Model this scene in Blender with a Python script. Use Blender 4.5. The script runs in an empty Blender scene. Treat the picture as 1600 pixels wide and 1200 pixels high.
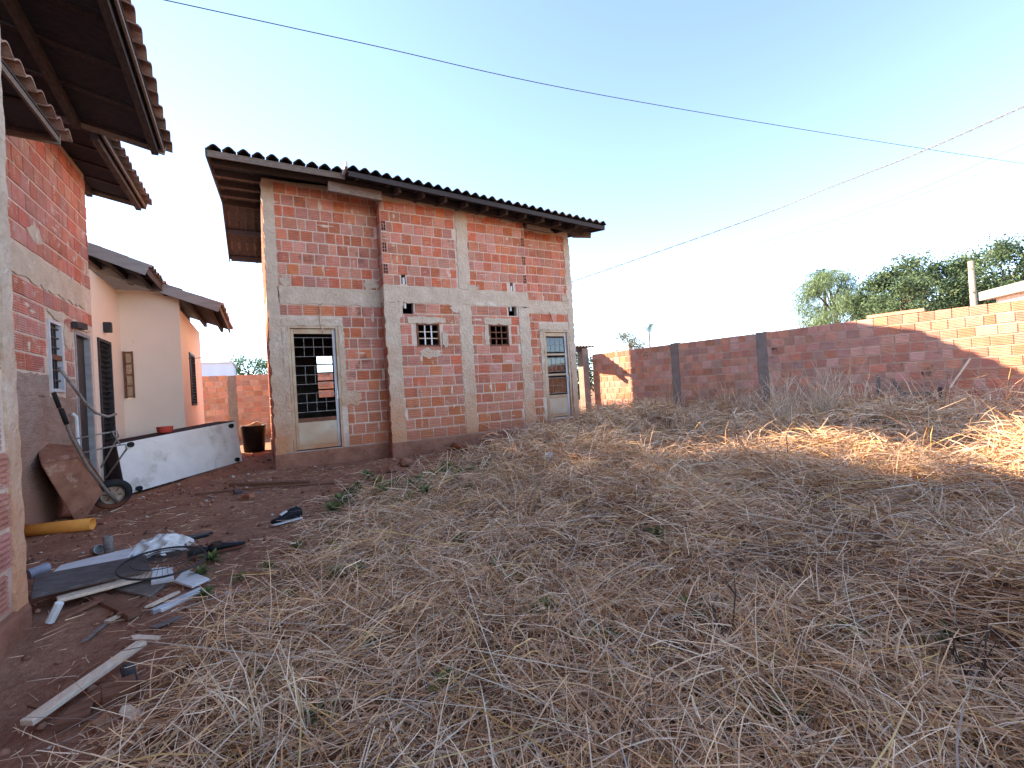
import bpy, bmesh, math, random
import numpy as np
from mathutils import Vector, Matrix, Euler
R = math.radians
random.seed(7)
rng = np.random.default_rng(11)
S = bpy.context.scene
COL = S.collection

# ------------------------------------------------------------------ camera, sky, sun, exposure
CAMH = 1.12
cam_d = bpy.data.cameras.new('camera'); cam = bpy.data.objects.new('camera', cam_d); COL.objects.link(cam)
cam_d.sensor_width = 36.0; cam_d.lens = 15.75; cam_d.clip_start = 0.02; cam_d.clip_end = 3000
YAW, PITCH, ROLL = 29.2, 0.65, 3.6
fw = Vector((math.sin(R(YAW))*math.cos(R(PITCH)), math.cos(R(YAW))*math.cos(R(PITCH)), math.sin(R(PITCH))))
rt = Vector((math.cos(R(YAW)), -math.sin(R(YAW)), 0)); up = rt.cross(fw)
r2 = rt*math.cos(R(ROLL)) - up*math.sin(R(ROLL)); u2 = up*math.cos(R(ROLL)) + rt*math.sin(R(ROLL))
M = Matrix((r2, u2, -fw)).transposed().to_4x4(); M.translation = (0, 0, CAMH)
cam.matrix_world = M
S.camera = cam
S.cycles.max_bounces = 8; S.cycles.diffuse_bounces = 4; S.cycles.glossy_bounces = 2; S.cycles.transparent_max_bounces = 6

SUN_D = Vector((1.05, -1.03, -0.77)).normalized()      # the way the sunlight travels
elev = math.asin(-SUN_D.z); azim = math.atan2(-SUN_D.x, -SUN_D.y)   # clockwise from +Y
w = bpy.data.worlds.new('World'); S.world = w; w.use_nodes = True
nt = w.node_tree; bg = nt.nodes['Background']
sky = nt.nodes.new('ShaderNodeTexSky'); sky.sky_type = 'NISHITA'; sky.sun_disc = False
sky.sun_elevation = elev; sky.sun_rotation = azim; sky.air_density = 0.58; sky.dust_density = 0.0; sky.ozone_density = 0.5
nt.links.new(sky.outputs[0], bg.inputs[0]); bg.inputs[1].default_value = 0.15
sl = bpy.data.lights.new('sun', 'SUN'); sl.energy = 5.0; sl.angle = R(0.55); sl.color = (1.0, 0.86, 0.66)
so = bpy.data.objects.new('sun', sl); COL.objects.link(so)
so.rotation_euler = SUN_D.to_track_quat('-Z', 'Y').to_euler(); so.location = (-20, 20, 20)
S.view_settings.view_transform = 'Standard'; S.view_settings.look = 'None'
S.view_settings.exposure = 2.38; S.view_settings.gamma = 1.0
S.view_settings.use_white_balance = True; S.view_settings.white_balance_temperature = 7100; S.view_settings.white_balance_tint = 10   # camera balanced for open shade

def ray(x, y):   # direction through a photograph pixel (1600x1200), used only to place things in the world
    return fw + r2*((x-800)/700.0) - u2*((y-600)/700.0)
CP = Vector((0, 0, CAMH))
def onz(x, y, z=0.0): d = ray(x, y); return CP + d*((z-CAMH)/d.z)
def far(x, y, dist): return CP + ray(x, y)*dist

# ------------------------------------------------------------------ helpers
def vnoise(x, y, seed=0):
    x = np.asarray(x, float); y = np.asarray(y, float)
    xi = np.floor(x).astype(np.int64); yi = np.floor(y).astype(np.int64)
    xf = x-xi; yf = y-yi; u = xf*xf*(3-2*xf); v = yf*yf*(3-2*yf)
    def h(a, b):
        n = (a*374761393 + b*668265263 + seed*982451653) & 0x7fffffff
        n = ((n ^ (n >> 13))*1274126177) & 0x7fffffff
        return ((n ^ (n >> 16)) & 0xffff)/65535.0
    return (h(xi, yi)*(1-u)+h(xi+1, yi)*u)*(1-v) + (h(xi, yi+1)*(1-u)+h(xi+1, yi+1)*u)*v
def fbm(x, y, seed=0, o=3):
    s = 0; a = 0.5; t = 0
    for k in range(o):
        s = s + a*vnoise(x*2**k, y*2**k, seed+k*17); t += a; a *= 0.5
    return s/t
def sstep(a, b, x):
    t = np.clip((x-a)/(b-a), 0, 1); return t*t*(3-2*t)

def tag(o, label=None, cat=None, group=None, kind=None):
    if label: o['label'] = label
    if cat: o['category'] = cat
    if group: o['group'] = group
    if kind: o['kind'] = kind
    return o
def empty(name, loc, label=None, cat=None, group=None):
    o = bpy.data.objects.new(name, None); COL.objects.link(o); o.location = loc; o.empty_display_size = 0.1
    return tag(o, label, cat, group)
def wpos(o):
    p = Vector(o.location)
    while o.parent: o = o.parent; p += Vector(o.location)
    return p

class MB:
    def __init__(s): s.v = []; s.f = []; s.smooth = False
    def add(s, vs, fs):
        b = len(s.v); s.v += [tuple(p) for p in vs]; s.f += [tuple(b+i for i in f) for f in fs]; return s
    def obox(s, c, ax, ay, az):     # centre and three half axes
        c = Vector(c); ax = Vector(ax); ay = Vector(ay); az = Vector(az)
        vs = [c+ax*i+ay*j+az*k for k in (-1, 1) for j in (-1, 1) for i in (-1, 1)]
        fs = [(0, 2, 3, 1), (4, 5, 7, 6), (0, 1, 5, 4), (2, 6, 7, 3), (0, 4, 6, 2), (1, 3, 7, 5)]
        if ax.cross(ay).dot(az) < 0: fs = [f[::-1] for f in fs]
        return s.add(vs, fs)
    def box(s, x0, y0, z0, x1, y1, z1):
        return s.obox(((x0+x1)/2, (y0+y1)/2, (z0+z1)/2), ((x1-x0)/2, 0, 0), (0, (y1-y0)/2, 0), (0, 0, (z1-z0)/2))
    def bar(s, a, b, wd, th, upv=(0, 0, 1)):
        a = Vector(a); b = Vector(b); d = (b-a); L = d.length; d.normalize(); u = Vector(upv)
        sd = d.cross(u)
        if sd.length < 1e-4: sd = d.cross(Vector((1, 0, 0)))
        sd.normalize(); u = sd.cross(d)
        return s.obox((a+b)/2, d*L/2, sd*wd/2, u*th/2)
    def tube(s, pts, r, n=8, cap=True, hollow=None):
        pts = [Vector(p) for p in pts]; m = len(pts)
        rs = r if isinstance(r, (list, tuple)) else [r]*m
        b = len(s.v); ref = None
        for i, p in enumerate(pts):
            d = (pts[min(i+1, m-1)]-pts[max(i-1, 0)]).normalized()
            if ref is None: ref = Vector((0, 0, 1)) if abs(d.z) < 0.9 else Vector((1, 0, 0))
            a = d.cross(ref).normalized(); c = a.cross(d).normalized(); ref = c
            for k in range(n):
                t = 2*math.pi*k/n; s.v.append(tuple(p+a*math.cos(t)*rs[i]+c*math.sin(t)*rs[i]))
        for i in range(m-1):
            for k in range(n):
                k2 = (k+1) % n; s.f.append((b+i*n+k, b+i*n+k2, b+(i+1)*n+k2, b+(i+1)*n+k))
        if cap:
            s.f.append(tuple(b+k for k in range(n))[::-1]); s.f.append(tuple(b+(m-1)*n+k for k in range(n)))
        return s
    def pipe(s, a, b, ro, ri, n=16):
        a = Vector(a); b = Vector(b); d = (b-a).normalized(); ref = Vector((0, 0, 1)) if abs(d.z) < .9 else Vector((1, 0, 0))
        e = d.cross(ref).normalized(); c = e.cross(d); o = len(s.v)
        for p in (a, b):
            for r in (ro, ri):
                for k in range(n):
                    t = 2*math.pi*k/n; s.v.append(tuple(p+e*math.cos(t)*r+c*math.sin(t)*r))
        for k in range(n):
            j = (k+1) % n
            s.f += [(o+k, o+j, o+2*n+j, o+2*n+k), (o+n+j, o+n+k, o+3*n+k, o+3*n+j), (o+k, o+n+k, o+n+j, o+j), (o+2*n+j, o+3*n+j, o+3*n+k, o+2*n+k)]
        return s
    def lathe(s, c, prof, n=20, axis=(0, 0, 1)):
        c = Vector(c); d = Vector(axis).normalized(); ref = Vector((0, 0, 1)) if abs(d.z) < .9 else Vector((1, 0, 0))
        e = d.cross(ref).normalized(); g = e.cross(d); o = len(s.v)
        for (r, h) in prof:
            for k in range(n):
                t = 2*math.pi*k/n; s.v.append(tuple(c+d*h+e*math.cos(t)*r+g*math.sin(t)*r))
        for i in range(len(prof)-1):
            for k in range(n):
                j = (k+1) % n; s.f.append((o+i*n+k, o+i*n+j, o+(i+1)*n+j, o+(i+1)*n+k))
        return s
    def prism(s, pts, ext):
        pts = [Vector(p) for p in pts]; e = Vector(ext); n = len(pts); o = len(s.v)
        s.v += [tuple(p) for p in pts]+[tuple(p+e) for p in pts]
        nrm = Vector((0, 0, 0))
        for i in range(n): nrm += pts[i].cross(pts[(i+1) % n])
        fl = nrm.dot(e) > 0
        f1 = tuple(o+i for i in range(n)); f2 = tuple(o+n+i for i in range(n))[::-1]
        sd = [(o+i, o+n+i, o+n+(i+1) % n, o+(i+1) % n) for i in range(n)]
        if fl: f1 = f1[::-1]; f2 = f2[::-1]; sd = [q[::-1] for q in sd]
        s.f += [f1, f2]+sd
        return s
    def mesh(s, name, m, off=(0, 0, 0), smooth=False):
        me = bpy.data.meshes.new(name); o = Vector(off)
        me.from_pydata([tuple(Vector(p)-o) for p in s.v], [], s.f)
        bm = bmesh.new(); bm.from_mesh(me); bmesh.ops.recalc_face_normals(bm, faces=bm.faces); bm.to_mesh(me); bm.free()
        if smooth:
            for p in me.polygons: p.use_smooth = True
        me.materials.append(m); return me
    def build(s, name, m, parent=None, smooth=False, bevel=0.0, **kw):
        off = wpos(parent) if parent else Vector((0, 0, 0))
        o = bpy.data.objects.new(name, s.mesh(name, m, off, smooth)); COL.objects.link(o)
        if parent: o.parent = parent
        if bevel:
            b = o.modifiers.new('bevel', 'BEVEL'); b.width = bevel; b.segments = 2; b.limit_method = 'ANGLE'
        return tag(o, **kw)
    def top(s, name, m, loc, label, cat, group=None, smooth=False, bevel=0.0, kind=None):   # a top-level thing of one mesh, origin at loc
        o = bpy.data.objects.new(name, s.mesh(name, m, loc, smooth)); COL.objects.link(o); o.location = loc
        if bevel:
            b = o.modifiers.new('bevel', 'BEVEL'); b.width = bevel; b.segments = 2; b.limit_method = 'ANGLE'
        return tag(o, label, cat, group, kind)

def np_mesh(name, V, F, m, cols=None, smooth=False):
    me = bpy.data.meshes.new(name); V = np.asarray(V, np.float32); F = np.asarray(F, np.int32)
    n = F.shape[1]; me.vertices.add(len(V)); me.vertices.foreach_set('co', V.ravel())
    me.loops.add(F.size); me.loops.foreach_set('vertex_index', F.ravel())
    me.polygons.add(len(F)); me.polygons.foreach_set('loop_start', np.arange(0, F.size, n, dtype=np.int32))
    if smooth: me.polygons.foreach_set('use_smooth', np.ones(len(F), bool))
    if cols is not None:
        a = me.color_attributes.new('tint', 'FLOAT_COLOR', 'POINT'); c = np.ones((len(V), 4), np.float32); c[:, :3] = cols
        a.data.foreach_set('color', c.ravel())
    me.update(); me.validate(); me.materials.append(m); return me

# ------------------------------------------------------------------ materials
SOIL = (0.165, 0.062, 0.036)
def mat(name, c1, c2=None, rough=0.85, ns=6.0, bump=0.3, bscale=40.0, dirt=None, rand=0.0, metal=0.0, spots=None, stretch=None, bdist=0.01, spec=0.12, dcol=None):
    m = bpy.data.materials.new(name); m.use_nodes = True; t = m.node_tree; N = t.nodes; Lk = t.links
    p = N['Principled BSDF']; p.inputs['Roughness'].default_value = rough; p.inputs['Metallic'].default_value = metal
    p.inputs['Specular IOR Level'].default_value = spec
    geo = N.new('ShaderNodeNewGeometry'); pos = geo.outputs['Position']
    src = pos
    if stretch:
        mp = N.new('ShaderNodeMapping'); mp.inputs['Scale'].default_value = stretch; Lk.new(pos, mp.inputs[0]); src = mp.outputs[0]
    no = N.new('ShaderNodeTexNoise'); no.inputs['Scale'].default_value = ns; no.inputs['Detail'].default_value = 5; no.inputs['Roughness'].default_value = 0.62
    Lk.new(src, no.inputs['Vector'])
    rp = N.new('ShaderNodeValToRGB'); rp.color_ramp.elements[0].position = 0.34; rp.color_ramp.elements[1].position = 0.66
    c2 = c2 or tuple(x*0.75 for x in c1)
    rp.color_ramp.elements[0].color = (*c2, 1); rp.color_ramp.elements[1].color = (*c1, 1)
    Lk.new(no.outputs['Fac'], rp.inputs[0]); col = rp.outputs[0]
    def mix(a, b, fac):
        mx = N.new('ShaderNodeMix'); mx.data_type = 'RGBA'
        for k, x in ((6, a), (7, b)):
            if isinstance(x, tuple): mx.inputs[k].default_value = (*x, 1)
            else: Lk.new(x, mx.inputs[k])
        if isinstance(fac, float): mx.inputs[0].default_value = fac
        else: Lk.new(fac, mx.inputs[0])
        return mx.outputs[2]
    def math_(op, a, b=None, clamp=False):
        q = N.new('ShaderNodeMath'); q.operation = op; q.use_clamp = clamp
        for k, x in ((0, a), (1, b)):
            if x is None: continue
            if isinstance(x, (int, float)): q.inputs[k].default_value = x
            else: Lk.new(x, q.inputs[k])
        return q.outputs[0]
    if rand:
        oi = N.new('ShaderNodeObjectInfo')
        rv = math_('FRACT', math_('ADD', oi.outputs['Random'], geo.outputs['Random Per Island']))
        hsv = N.new('ShaderNodeHueSaturation'); Lk.new(col, hsv.inputs['Color'])
        Lk.new(math_('ADD', math_('MULTIPLY', rv, rand*1.3), 1.0-rand*0.65), hsv.inputs['Value'])
        rv2 = math_('FRACT', math_('MULTIPLY', rv, 7.31))
        Lk.new(math_('ADD', math_('MULTIPLY', rv2, 0.3), 0.80), hsv.inputs['Saturation'])
        Lk.new(math_('ADD', math_('MULTIPLY', math_('FRACT', math_('MULTIPLY', rv, 13.7)), 0.014), 0.494), hsv.inputs['Hue'])
        col = hsv.outputs[0]
    if spots:   # patches of another colour: (colour, scale, threshold)
        for (sc, ss, th) in spots:
            n2 = N.new('ShaderNodeTexNoise'); n2.inputs['Scale'].default_value = ss; n2.inputs['Detail'].default_value = 6; n2.inputs['Roughness'].default_value = 0.7
            Lk.new(src, n2.inputs['Vector'])
            r3 = N.new('ShaderNodeValToRGB'); r3.color_ramp.elements[0].position = th; r3.color_ramp.elements[1].position = min(th+0.09, 1)
            Lk.new(n2.outputs['Fac'], r3.inputs[0]); col = mix(col, sc, r3.outputs[0])
    if dirt:   # red soil splashed up from the ground, height in metres
        sx = N.new('ShaderNodeSeparateXYZ'); Lk.new(pos, sx.inputs[0])
        n3 = N.new('ShaderNodeTexNoise'); n3.inputs['Scale'].default_value = 2.2; n3.inputs['Detail'].default_value = 4; Lk.new(pos, n3.inputs['Vector'])
        hgt = math_('ADD', math_('DIVIDE', sx.outputs[2], dirt), math_('MULTIPLY', math_('SUBTRACT', n3.outputs['Fac'], 0.5), 1.3))
        f = math_('SUBTRACT', 1.0, hgt, True); f = math_('MULTIPLY', f, 0.85)
        col = mix(col, dcol or (0.27, 0.085, 0.045), f)
    Lk.new(col, p.inputs['Base Color'])
    if bump:
        nb = N.new('ShaderNodeTexNoise'); nb.inputs['Scale'].default_value = bscale; nb.inputs['Detail'].default_value = 3; Lk.new(src, nb.inputs['Vector'])
        bp = N.new('ShaderNodeBump'); bp.inputs['Strength'].default_value = bump; bp.inputs['Distance'].default_value = bdist
        Lk.new(nb.outputs['Fac'], bp.inputs['Height']); Lk.new(bp.outputs[0], p.inputs['Normal'])
    return m
MORT = (0.50, 0.40, 0.34)
m_brick = mat('brick_clay', (0.57, 0.215, 0.135), (0.48, 0.165, 0.10), ns=9, rand=0.26, bump=0.35, bscale=70, dirt=1.5, dcol=(0.46, 0.16, 0.075), spots=[((0.56, 0.40, 0.32), 7, 0.60), ((0.30, 0.13, 0.09), 2.1, 0.58), ((0.13, 0.075, 0.06), 3.1, 0.68)])
m_brick_left = mat('brick_clay_pale', (0.56, 0.225, 0.17), (0.48, 0.175, 0.13), ns=9, rand=0.22, bump=0.35, bscale=70, dirt=0.75, spots=[((0.55, 0.42, 0.35), 5.5, 0.565), ((0.25, 0.13, 0.10), 3, 0.62)])
m_brick_wall = mat('brick_clay_wall', (0.62, 0.30, 0.215), (0.53, 0.235, 0.165), ns=7, rand=0.30, bump=0.35, bscale=60, dirt=0.35, spots=[((0.36, 0.24, 0.19), 4.0, 0.63), ((0.09, 0.055, 0.05), 1.7, 0.62)])
m_mortar = mat('mortar', (0.66, 0.52, 0.42), (0.54, 0.40, 0.31), ns=11, bump=0.6, bscale=60, dirt=0.6)
m_mortar_wall = mat('mortar_wall', (0.58, 0.41, 0.31), (0.44, 0.28, 0.20), ns=8, bump=0.6, bscale=50, dirt=0.35)
m_conc = mat('concrete', (0.58, 0.46, 0.35), (0.46, 0.35, 0.26), ns=4.5, bump=0.8, bscale=22, bdist=0.025, dirt=2.0, dcol=(0.52, 0.20, 0.085), spots=[((0.66, 0.57, 0.47), 2.6, 0.60), ((0.2, 0.15, 0.12), 9, 0.70)])
m_conc_dark = mat('concrete_post', (0.27, 0.20, 0.17), (0.20, 0.145, 0.12), ns=5, bump=0.5, bscale=35, dirt=0.3)
m_plinth = mat('stained_plinth', (0.36, 0.16, 0.10), (0.23, 0.092, 0.056), ns=4, bump=0.7, bscale=25, bdist=0.02, spots=[((0.40, 0.25, 0.15), 3.0, 0.61), ((0.07, 0.045, 0.03), 5.0, 0.60)])
m_render = mat('rough_render', (0.42, 0.31, 0.25), (0.30, 0.20, 0.155), ns=7, bump=0.9, bscale=30, bdist=0.02, dirt=1.5, dcol=(0.33, 0.14, 0.085), stretch=(1, 1, 3))
m_wood = mat('old_timber', (0.095, 0.078, 0.076), (0.052, 0.043, 0.043), ns=5, stretch=(14, 2, 14), bump=0.4, bscale=12, rand=0.4)
m_wood_grey = mat('grey_timber', (0.26, 0.20, 0.165), (0.15, 0.115, 0.095), ns=5, stretch=(3, 12, 12), bump=0.4, bscale=12, rand=0.4)
m_plank = mat('brown_plank', (0.25, 0.115, 0.07), (0.16, 0.07, 0.042), ns=6, stretch=(2, 8, 8), bump=0.4, bscale=14)
m_pale = mat('pale_plank', (0.80, 0.62, 0.46), (0.64, 0.46, 0.32), ns=7, stretch=(6, 3, 8), bump=0.25, bscale=20)
m_tile = mat('aged_tile', (0.115, 0.092, 0.082), (0.055, 0.048, 0.045), ns=6, bump=0.5, bscale=35, rand=0.45, spots=[((0.05, 0.06, 0.035), 3.0, 0.60)])
m_tile_left = mat('clay_tile', (0.37, 0.235, 0.185), (0.22, 0.135, 0.11), ns=6, bump=0.5, bscale=35, rand=0.4, spots=[((0.07, 0.06, 0.055), 3.5, 0.60)])
m_frame = mat('rusty_cream_frame', (0.58, 0.45, 0.32), (0.43, 0.27, 0.16), ns=3.5, rough=0.6, bump=0.2, dirt=1.3, dcol=(0.42, 0.15, 0.06))
m_panel = mat('cream_panel', (0.64, 0.57, 0.45), (0.52, 0.43, 0.31), ns=3, rough=0.55, bump=0.12, dirt=1.25, dcol=(0.40, 0.16, 0.06), spots=[((0.34, 0.33, 0.30), 6, 0.64)])
m_white = mat('white_paint', (0.72, 0.70, 0.68), (0.58, 0.55, 0.52), ns=6, rough=0.6, bump=0.15)
m_stile = mat('grey_white_paint', (0.56, 0.56, 0.58), (0.46, 0.44, 0.44), ns=4, rough=0.5, bump=0.12, dirt=0.8)
m_rust = mat('rust', (0.22, 0.095, 0.055), (0.125, 0.05, 0.03), ns=12, rough=0.8, bump=0.5, bscale=60)
m_barrow = mat('rusty_pan', (0.33, 0.145, 0.088), (0.21, 0.085, 0.052), ns=6, rough=0.75, bump=0.35, bscale=40, spots=[((0.42, 0.24, 0.17), 5, 0.57), ((0.12, 0.05, 0.035), 8, 0.62)])
m_iron = mat('dark_iron', (0.05, 0.045, 0.045), (0.03, 0.026, 0.026), rough=0.55, ns=12, bump=0.1)
m_bar = mat('grille_bar', (0.34, 0.31, 0.29), (0.2, 0.16, 0.14), rough=0.5, ns=12, bump=0.1)
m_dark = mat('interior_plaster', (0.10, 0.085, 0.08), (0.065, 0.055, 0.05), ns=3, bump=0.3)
m_cream = mat('cream_wall_paint', (0.82, 0.64, 0.51), (0.77, 0.59, 0.465), ns=1.3, rough=0.8, bump=0.15, bscale=90, dirt=0.5, dcol=(0.42, 0.22, 0.13), spots=[((0.44, 0.27, 0.19), 3.4, 0.69)])
m_fascia = mat('grey_fascia', (0.32, 0.30, 0.295), (0.24, 0.22, 0.215), ns=3, stretch=(1, 1, 5), bump=0.2)
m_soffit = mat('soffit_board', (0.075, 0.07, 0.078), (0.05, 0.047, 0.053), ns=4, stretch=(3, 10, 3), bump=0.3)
m_rubber = mat('black_rubber', (0.03, 0.027, 0.026), (0.018, 0.017, 0.017), rough=0.75, ns=10, bump=0.3, dirt=0.12)
m_black = mat('black_plastic', (0.018, 0.018, 0.02), (0.012, 0.012, 0.013), rough=0.5, ns=8, bump=0.15)
m_fabric = mat('white_lining', (0.80, 0.72, 0.66), (0.70, 0.61, 0.54), ns=3.2, rough=0.95, bump=0.5, bscale=14, bdist=0.012, spots=[((0.58, 0.49, 0.42), 2.2, 0.56), ((0.40, 0.30, 0.23), 5.0, 0.66)])
m_bedside = mat('brown_bed_cover', (0.055, 0.036, 0.036), (0.035, 0.022, 0.023), ns=9, rough=0.95, bump=0.4, bscale=80)
m_red = mat('red_plastic', (0.62, 0.09, 0.06), (0.52, 0.06, 0.045), rough=0.45, ns=5, bump=0.05)
m_orange = mat('orange_pipe_paint', (0.78, 0.31, 0.06), (0.66, 0.23, 0.045), rough=0.6, ns=6, bump=0.2, spots=[((0.32, 0.13, 0.05), 9, 0.66)])
m_clay_pipe = mat('clay_pipe', (0.36, 0.155, 0.075), (0.25, 0.10, 0.05), ns=5, bump=0.4)
m_board = mat('weathered_board', (0.145, 0.115, 0.105), (0.085, 0.066, 0.06), ns=5, stretch=(2, 7, 7), bump=0.35, bscale=16)
m_zinc = mat('zinc', (0.55, 0.55, 0.56), (0.4, 0.39, 0.39), rough=0.4, metal=0.6, ns=7, bump=0.1)
m_asb = mat('cement_sheet', (0.22, 0.21, 0.21), (0.15, 0.14, 0.14), ns=5, bump=0.3)
m_far_white = mat('far_white_wall', (0.66, 0.70, 0.78), (0.6, 0.63, 0.7), ns=1, bump=0)
m_pole = mat('concrete_pole', (0.36, 0.28, 0.22), (0.29, 0.22, 0.17), ns=3, bump=0.2)
m_wire = mat('wire', (0.05, 0.05, 0.055), (0.04, 0.04, 0.04), ns=3, bump=0, rough=0.6)
m_wire_pale = mat('aluminium_cable', (0.16, 0.15, 0.15), (0.09, 0.085, 0.085), ns=30, bump=0, rough=0.5)
m_bark = mat('bark', (0.14, 0.10, 0.075), (0.08, 0.055, 0.04), ns=8, bump=0.6, bscale=20)
m_stalk = mat('dry_stalk', (0.62, 0.46, 0.33), (0.48, 0.34, 0.23), ns=9, bump=0.1, rand=0.5)
m_stalk_dark = mat('dark_twig', (0.10, 0.07, 0.06), (0.06, 0.04, 0.035), ns=9, bump=0.2)

def tint_mat(name, rough=0.8, transl=0.0, spec=0.04):
    m = bpy.data.materials.new(name); m.use_nodes = True; t = m.node_tree; N = t.nodes; p = N['Principled BSDF']
    a = N.new('ShaderNodeAttribute'); a.attribute_name = 'tint'
    t.links.new(a.outputs['Color'], p.inputs['Base Color']); p.inputs['Roughness'].default_value = rough; p.inputs['Specular IOR Level'].default_value = spec
    if transl:
        tr = N.new('ShaderNodeBsdfTranslucent'); t.links.new(a.outputs['Color'], tr.inputs['Color'])
        mx = N.new('ShaderNodeMixShader'); mx.inputs[0].default_value = transl
        t.links.new(p.outputs[0], mx.inputs[1]); t.links.new(tr.outputs[0], mx.inputs[2]); t.links.new(mx.outputs[0], N['Material Output'].inputs['Surface'])
    return m
m_straw = tint_mat('straw', 0.95, 0.0)
m_leaf = tint_mat('leaves', 0.6, 0.25)
def glass_mat():
    m = bpy.data.materials.new('window_glass'); m.use_nodes = True; N = m.node_tree.nodes; L = m.node_tree.links
    tr = N.new('ShaderNodeBsdfTransparent'); tr.inputs[0].default_value = (0.45, 0.5, 0.53, 1)
    gl = N.new('ShaderNodeBsdfGlossy'); gl.inputs['Roughness'].default_value = 0.06
    mx = N.new('ShaderNodeMixShader'); mx.inputs[0].default_value = 0.05
    L.new(tr.outputs[0], mx.inputs[1]); L.new(gl.outputs[0], mx.inputs[2]); L.new(mx.outputs[0], N['Material Output'].inputs['Surface'])
    return m
m_glass = glass_mat()
# ground: soil and thatch by the attribute, fine relief
def ground_mat():
    m = bpy.data.materials.new('ground'); m.use_nodes = True; t = m.node_tree; N = t.nodes; L = t.links; p = N['Principled BSDF']
    p.inputs['Roughness'].default_value = 0.95; p.inputs['Specular IOR Level'].default_value = 0.15
    geo = N.new('ShaderNodeNewGeometry')
    def ramp(scale, c0, c1, a=0.3, b=0.7):
        n = N.new('ShaderNodeTexNoise'); n.inputs['Scale'].default_value = scale; n.inputs['Detail'].default_value = 6; n.inputs['Roughness'].default_value = 0.7
        L.new(geo.outputs['Position'], n.inputs['Vector']); r = N.new('ShaderNodeValToRGB')
        r.color_ramp.elements[0].position = a; r.color_ramp.elements[1].position = b
        r.color_ramp.elements[0].color = (*c0, 1); r.color_ramp.elements[1].color = (*c1, 1); L.new(n.outputs['Fac'], r.inputs[0]); return r.outputs[0]
    soil = ramp(2.2, (0.22, 0.085, 0.048), (0.46, 0.21, 0.125)); soil2 = ramp(26, (0.17, 0.07, 0.042), (0.52, 0.29, 0.19), 0.38, 0.75)
    th = ramp(34, (0.075, 0.034, 0.020), (0.36, 0.185, 0.105), 0.34, 0.72)
    def mix(a, b, f):
        x = N.new('ShaderNodeMix'); x.data_type = 'RGBA'; L.new(a, x.inputs[6]); L.new(b, x.inputs[7])
        if isinstance(f, float): x.inputs[0].default_value = f
        else: L.new(f, x.inputs[0])
        return x.outputs[2]
    s = mix(soil, soil2, 0.4); at = N.new('ShaderNodeAttribute'); at.attribute_name = 'tint'
    sp = N.new('ShaderNodeSeparateColor'); L.new(at.outputs['Color'], sp.inputs[0])
    L.new(mix(s, th, sp.outputs[0]), p.inputs['Base Color'])
    n = N.new('ShaderNodeTexNoise'); n.inputs['Scale'].default_value = 22; n.inputs['Detail'].default_value = 5; n.inputs['Roughness'].default_value = 0.7; L.new(geo.outputs['Position'], n.inputs['Vector'])
    b = N.new('ShaderNodeBump'); b.inputs['Strength'].default_value = 0.9; b.inputs['Distance'].default_value = 0.03; L.new(n.outputs['Fac'], b.inputs['Height']); L.new(b.outputs[0], p.inputs['Normal'])
    return m
m_ground = ground_mat()

# ------------------------------------------------------------------ terrain
BX = np.array([-1.3, -0.9, -0.65, -0.5, -0.33, 0.0, 0.35, 1.0, 1.7, 3.3, 5.0, 6.5, 6.8, 14]); BY = np.array([-0.2, 0.7, 1.5, 2.0, 2.8, 3.75, 4.75, 5.35, 5.9, 7.2, 7.8, 8.1, 14, 16])
def cover(x, y):     # 0 on bare soil, 1 in the straw
    yb = np.interp(x, BX, BY) + (fbm(x*1.3, y*1.3, 5)-0.5)*1.6
    c = sstep(-0.5, 0.8, yb-y)
    c = c*(1-.95*np.exp(-(((x+.60)/.20)**2+((y-2.42)/.34)**2)**2))*(1-.9*np.exp(-(((x+.62)/.45)**2+((y-3.75)/.45)**2)**2))
    c = np.where(x < -1.3, 0, c)
    return c
def base_h(x, y):
    g = 0.03*(fbm(x*0.8, y*0.8, 1)-0.5) + 0.055*(fbm(x*4, y*4, 2)-0.5)
    g = g - 0.12*np.exp(-(((x+1.9)/0.8)**2+((y-8.6)/0.9)**2)) + 0.08*np.exp(-(((x+0.3)/0.7)**2+((y-10.2)/0.8)**2))
    g = g + 0.09*sstep(3, 7, x)
    g = g - 0.07*np.exp(-(((x+0.95)/0.25)**2+((y-2.6)/0.55)**2))
    return g
def mound(x, y):
    c = cover(x, y)
    n = fbm(x*0.75+3, y*0.75+9, 8, 2); n2 = fbm(x*1.9, y*1.9, 21, 2)
    h = 0.015 + (0.05+0.13*sstep(0.8, 3.2, x))*np.clip(n2-0.35, 0, 1)/0.65*1.2 + 0.38*np.clip(n-0.42, 0, 1)/0.58*sstep(0.8, 4.5, x)
    h = h + 0.13*sstep(2.5, 6.5, x)*sstep(10.5, 3, y)
    return c*h
def gz(x, y): return base_h(x, y) + 0.65*mound(x, y)
def gzf(x, y): return float(gz(np.array([x]), np.array([y]))[0])
def axis(a, b, st, lim):
    c = list(np.arange(a, b, st)); d = st; v = c[-1]
    while v < lim: d *= 1.35; v += d; c.append(v)
    d = st; v = c[0]
    while v > -lim: d *= 1.35; v -= d; c.insert(0, v)
    return np.array(c)
gx = axis(-3.5, 12.2, 0.075, 1200); gy = axis(-2.5, 14.0, 0.075, 1200)
GX, GY = np.meshgrid(gx, gy); fx = GX.ravel(); fy = GY.ravel()
fade = np.exp(-(np.clip(np.hypot(fx-4, fy-5)-14, 0, None)/8)**2)
fz = gz(fx, fy)*fade
nx, ny = len(gx), len(gy); idx = np.arange(nx*ny).reshape(ny, nx)
F = np.stack([idx[:-1, :-1].ravel(), idx[:-1, 1:].ravel(), idx[1:, 1:].ravel(), idx[1:, :-1].ravel()], 1)
cc = np.zeros((len(fx), 3)); cc[:, 0] = np.where((fx > -3) & (fx < 12) & (fy < 14) & (fy > -3), cover(fx, fy), 0.4)
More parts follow.
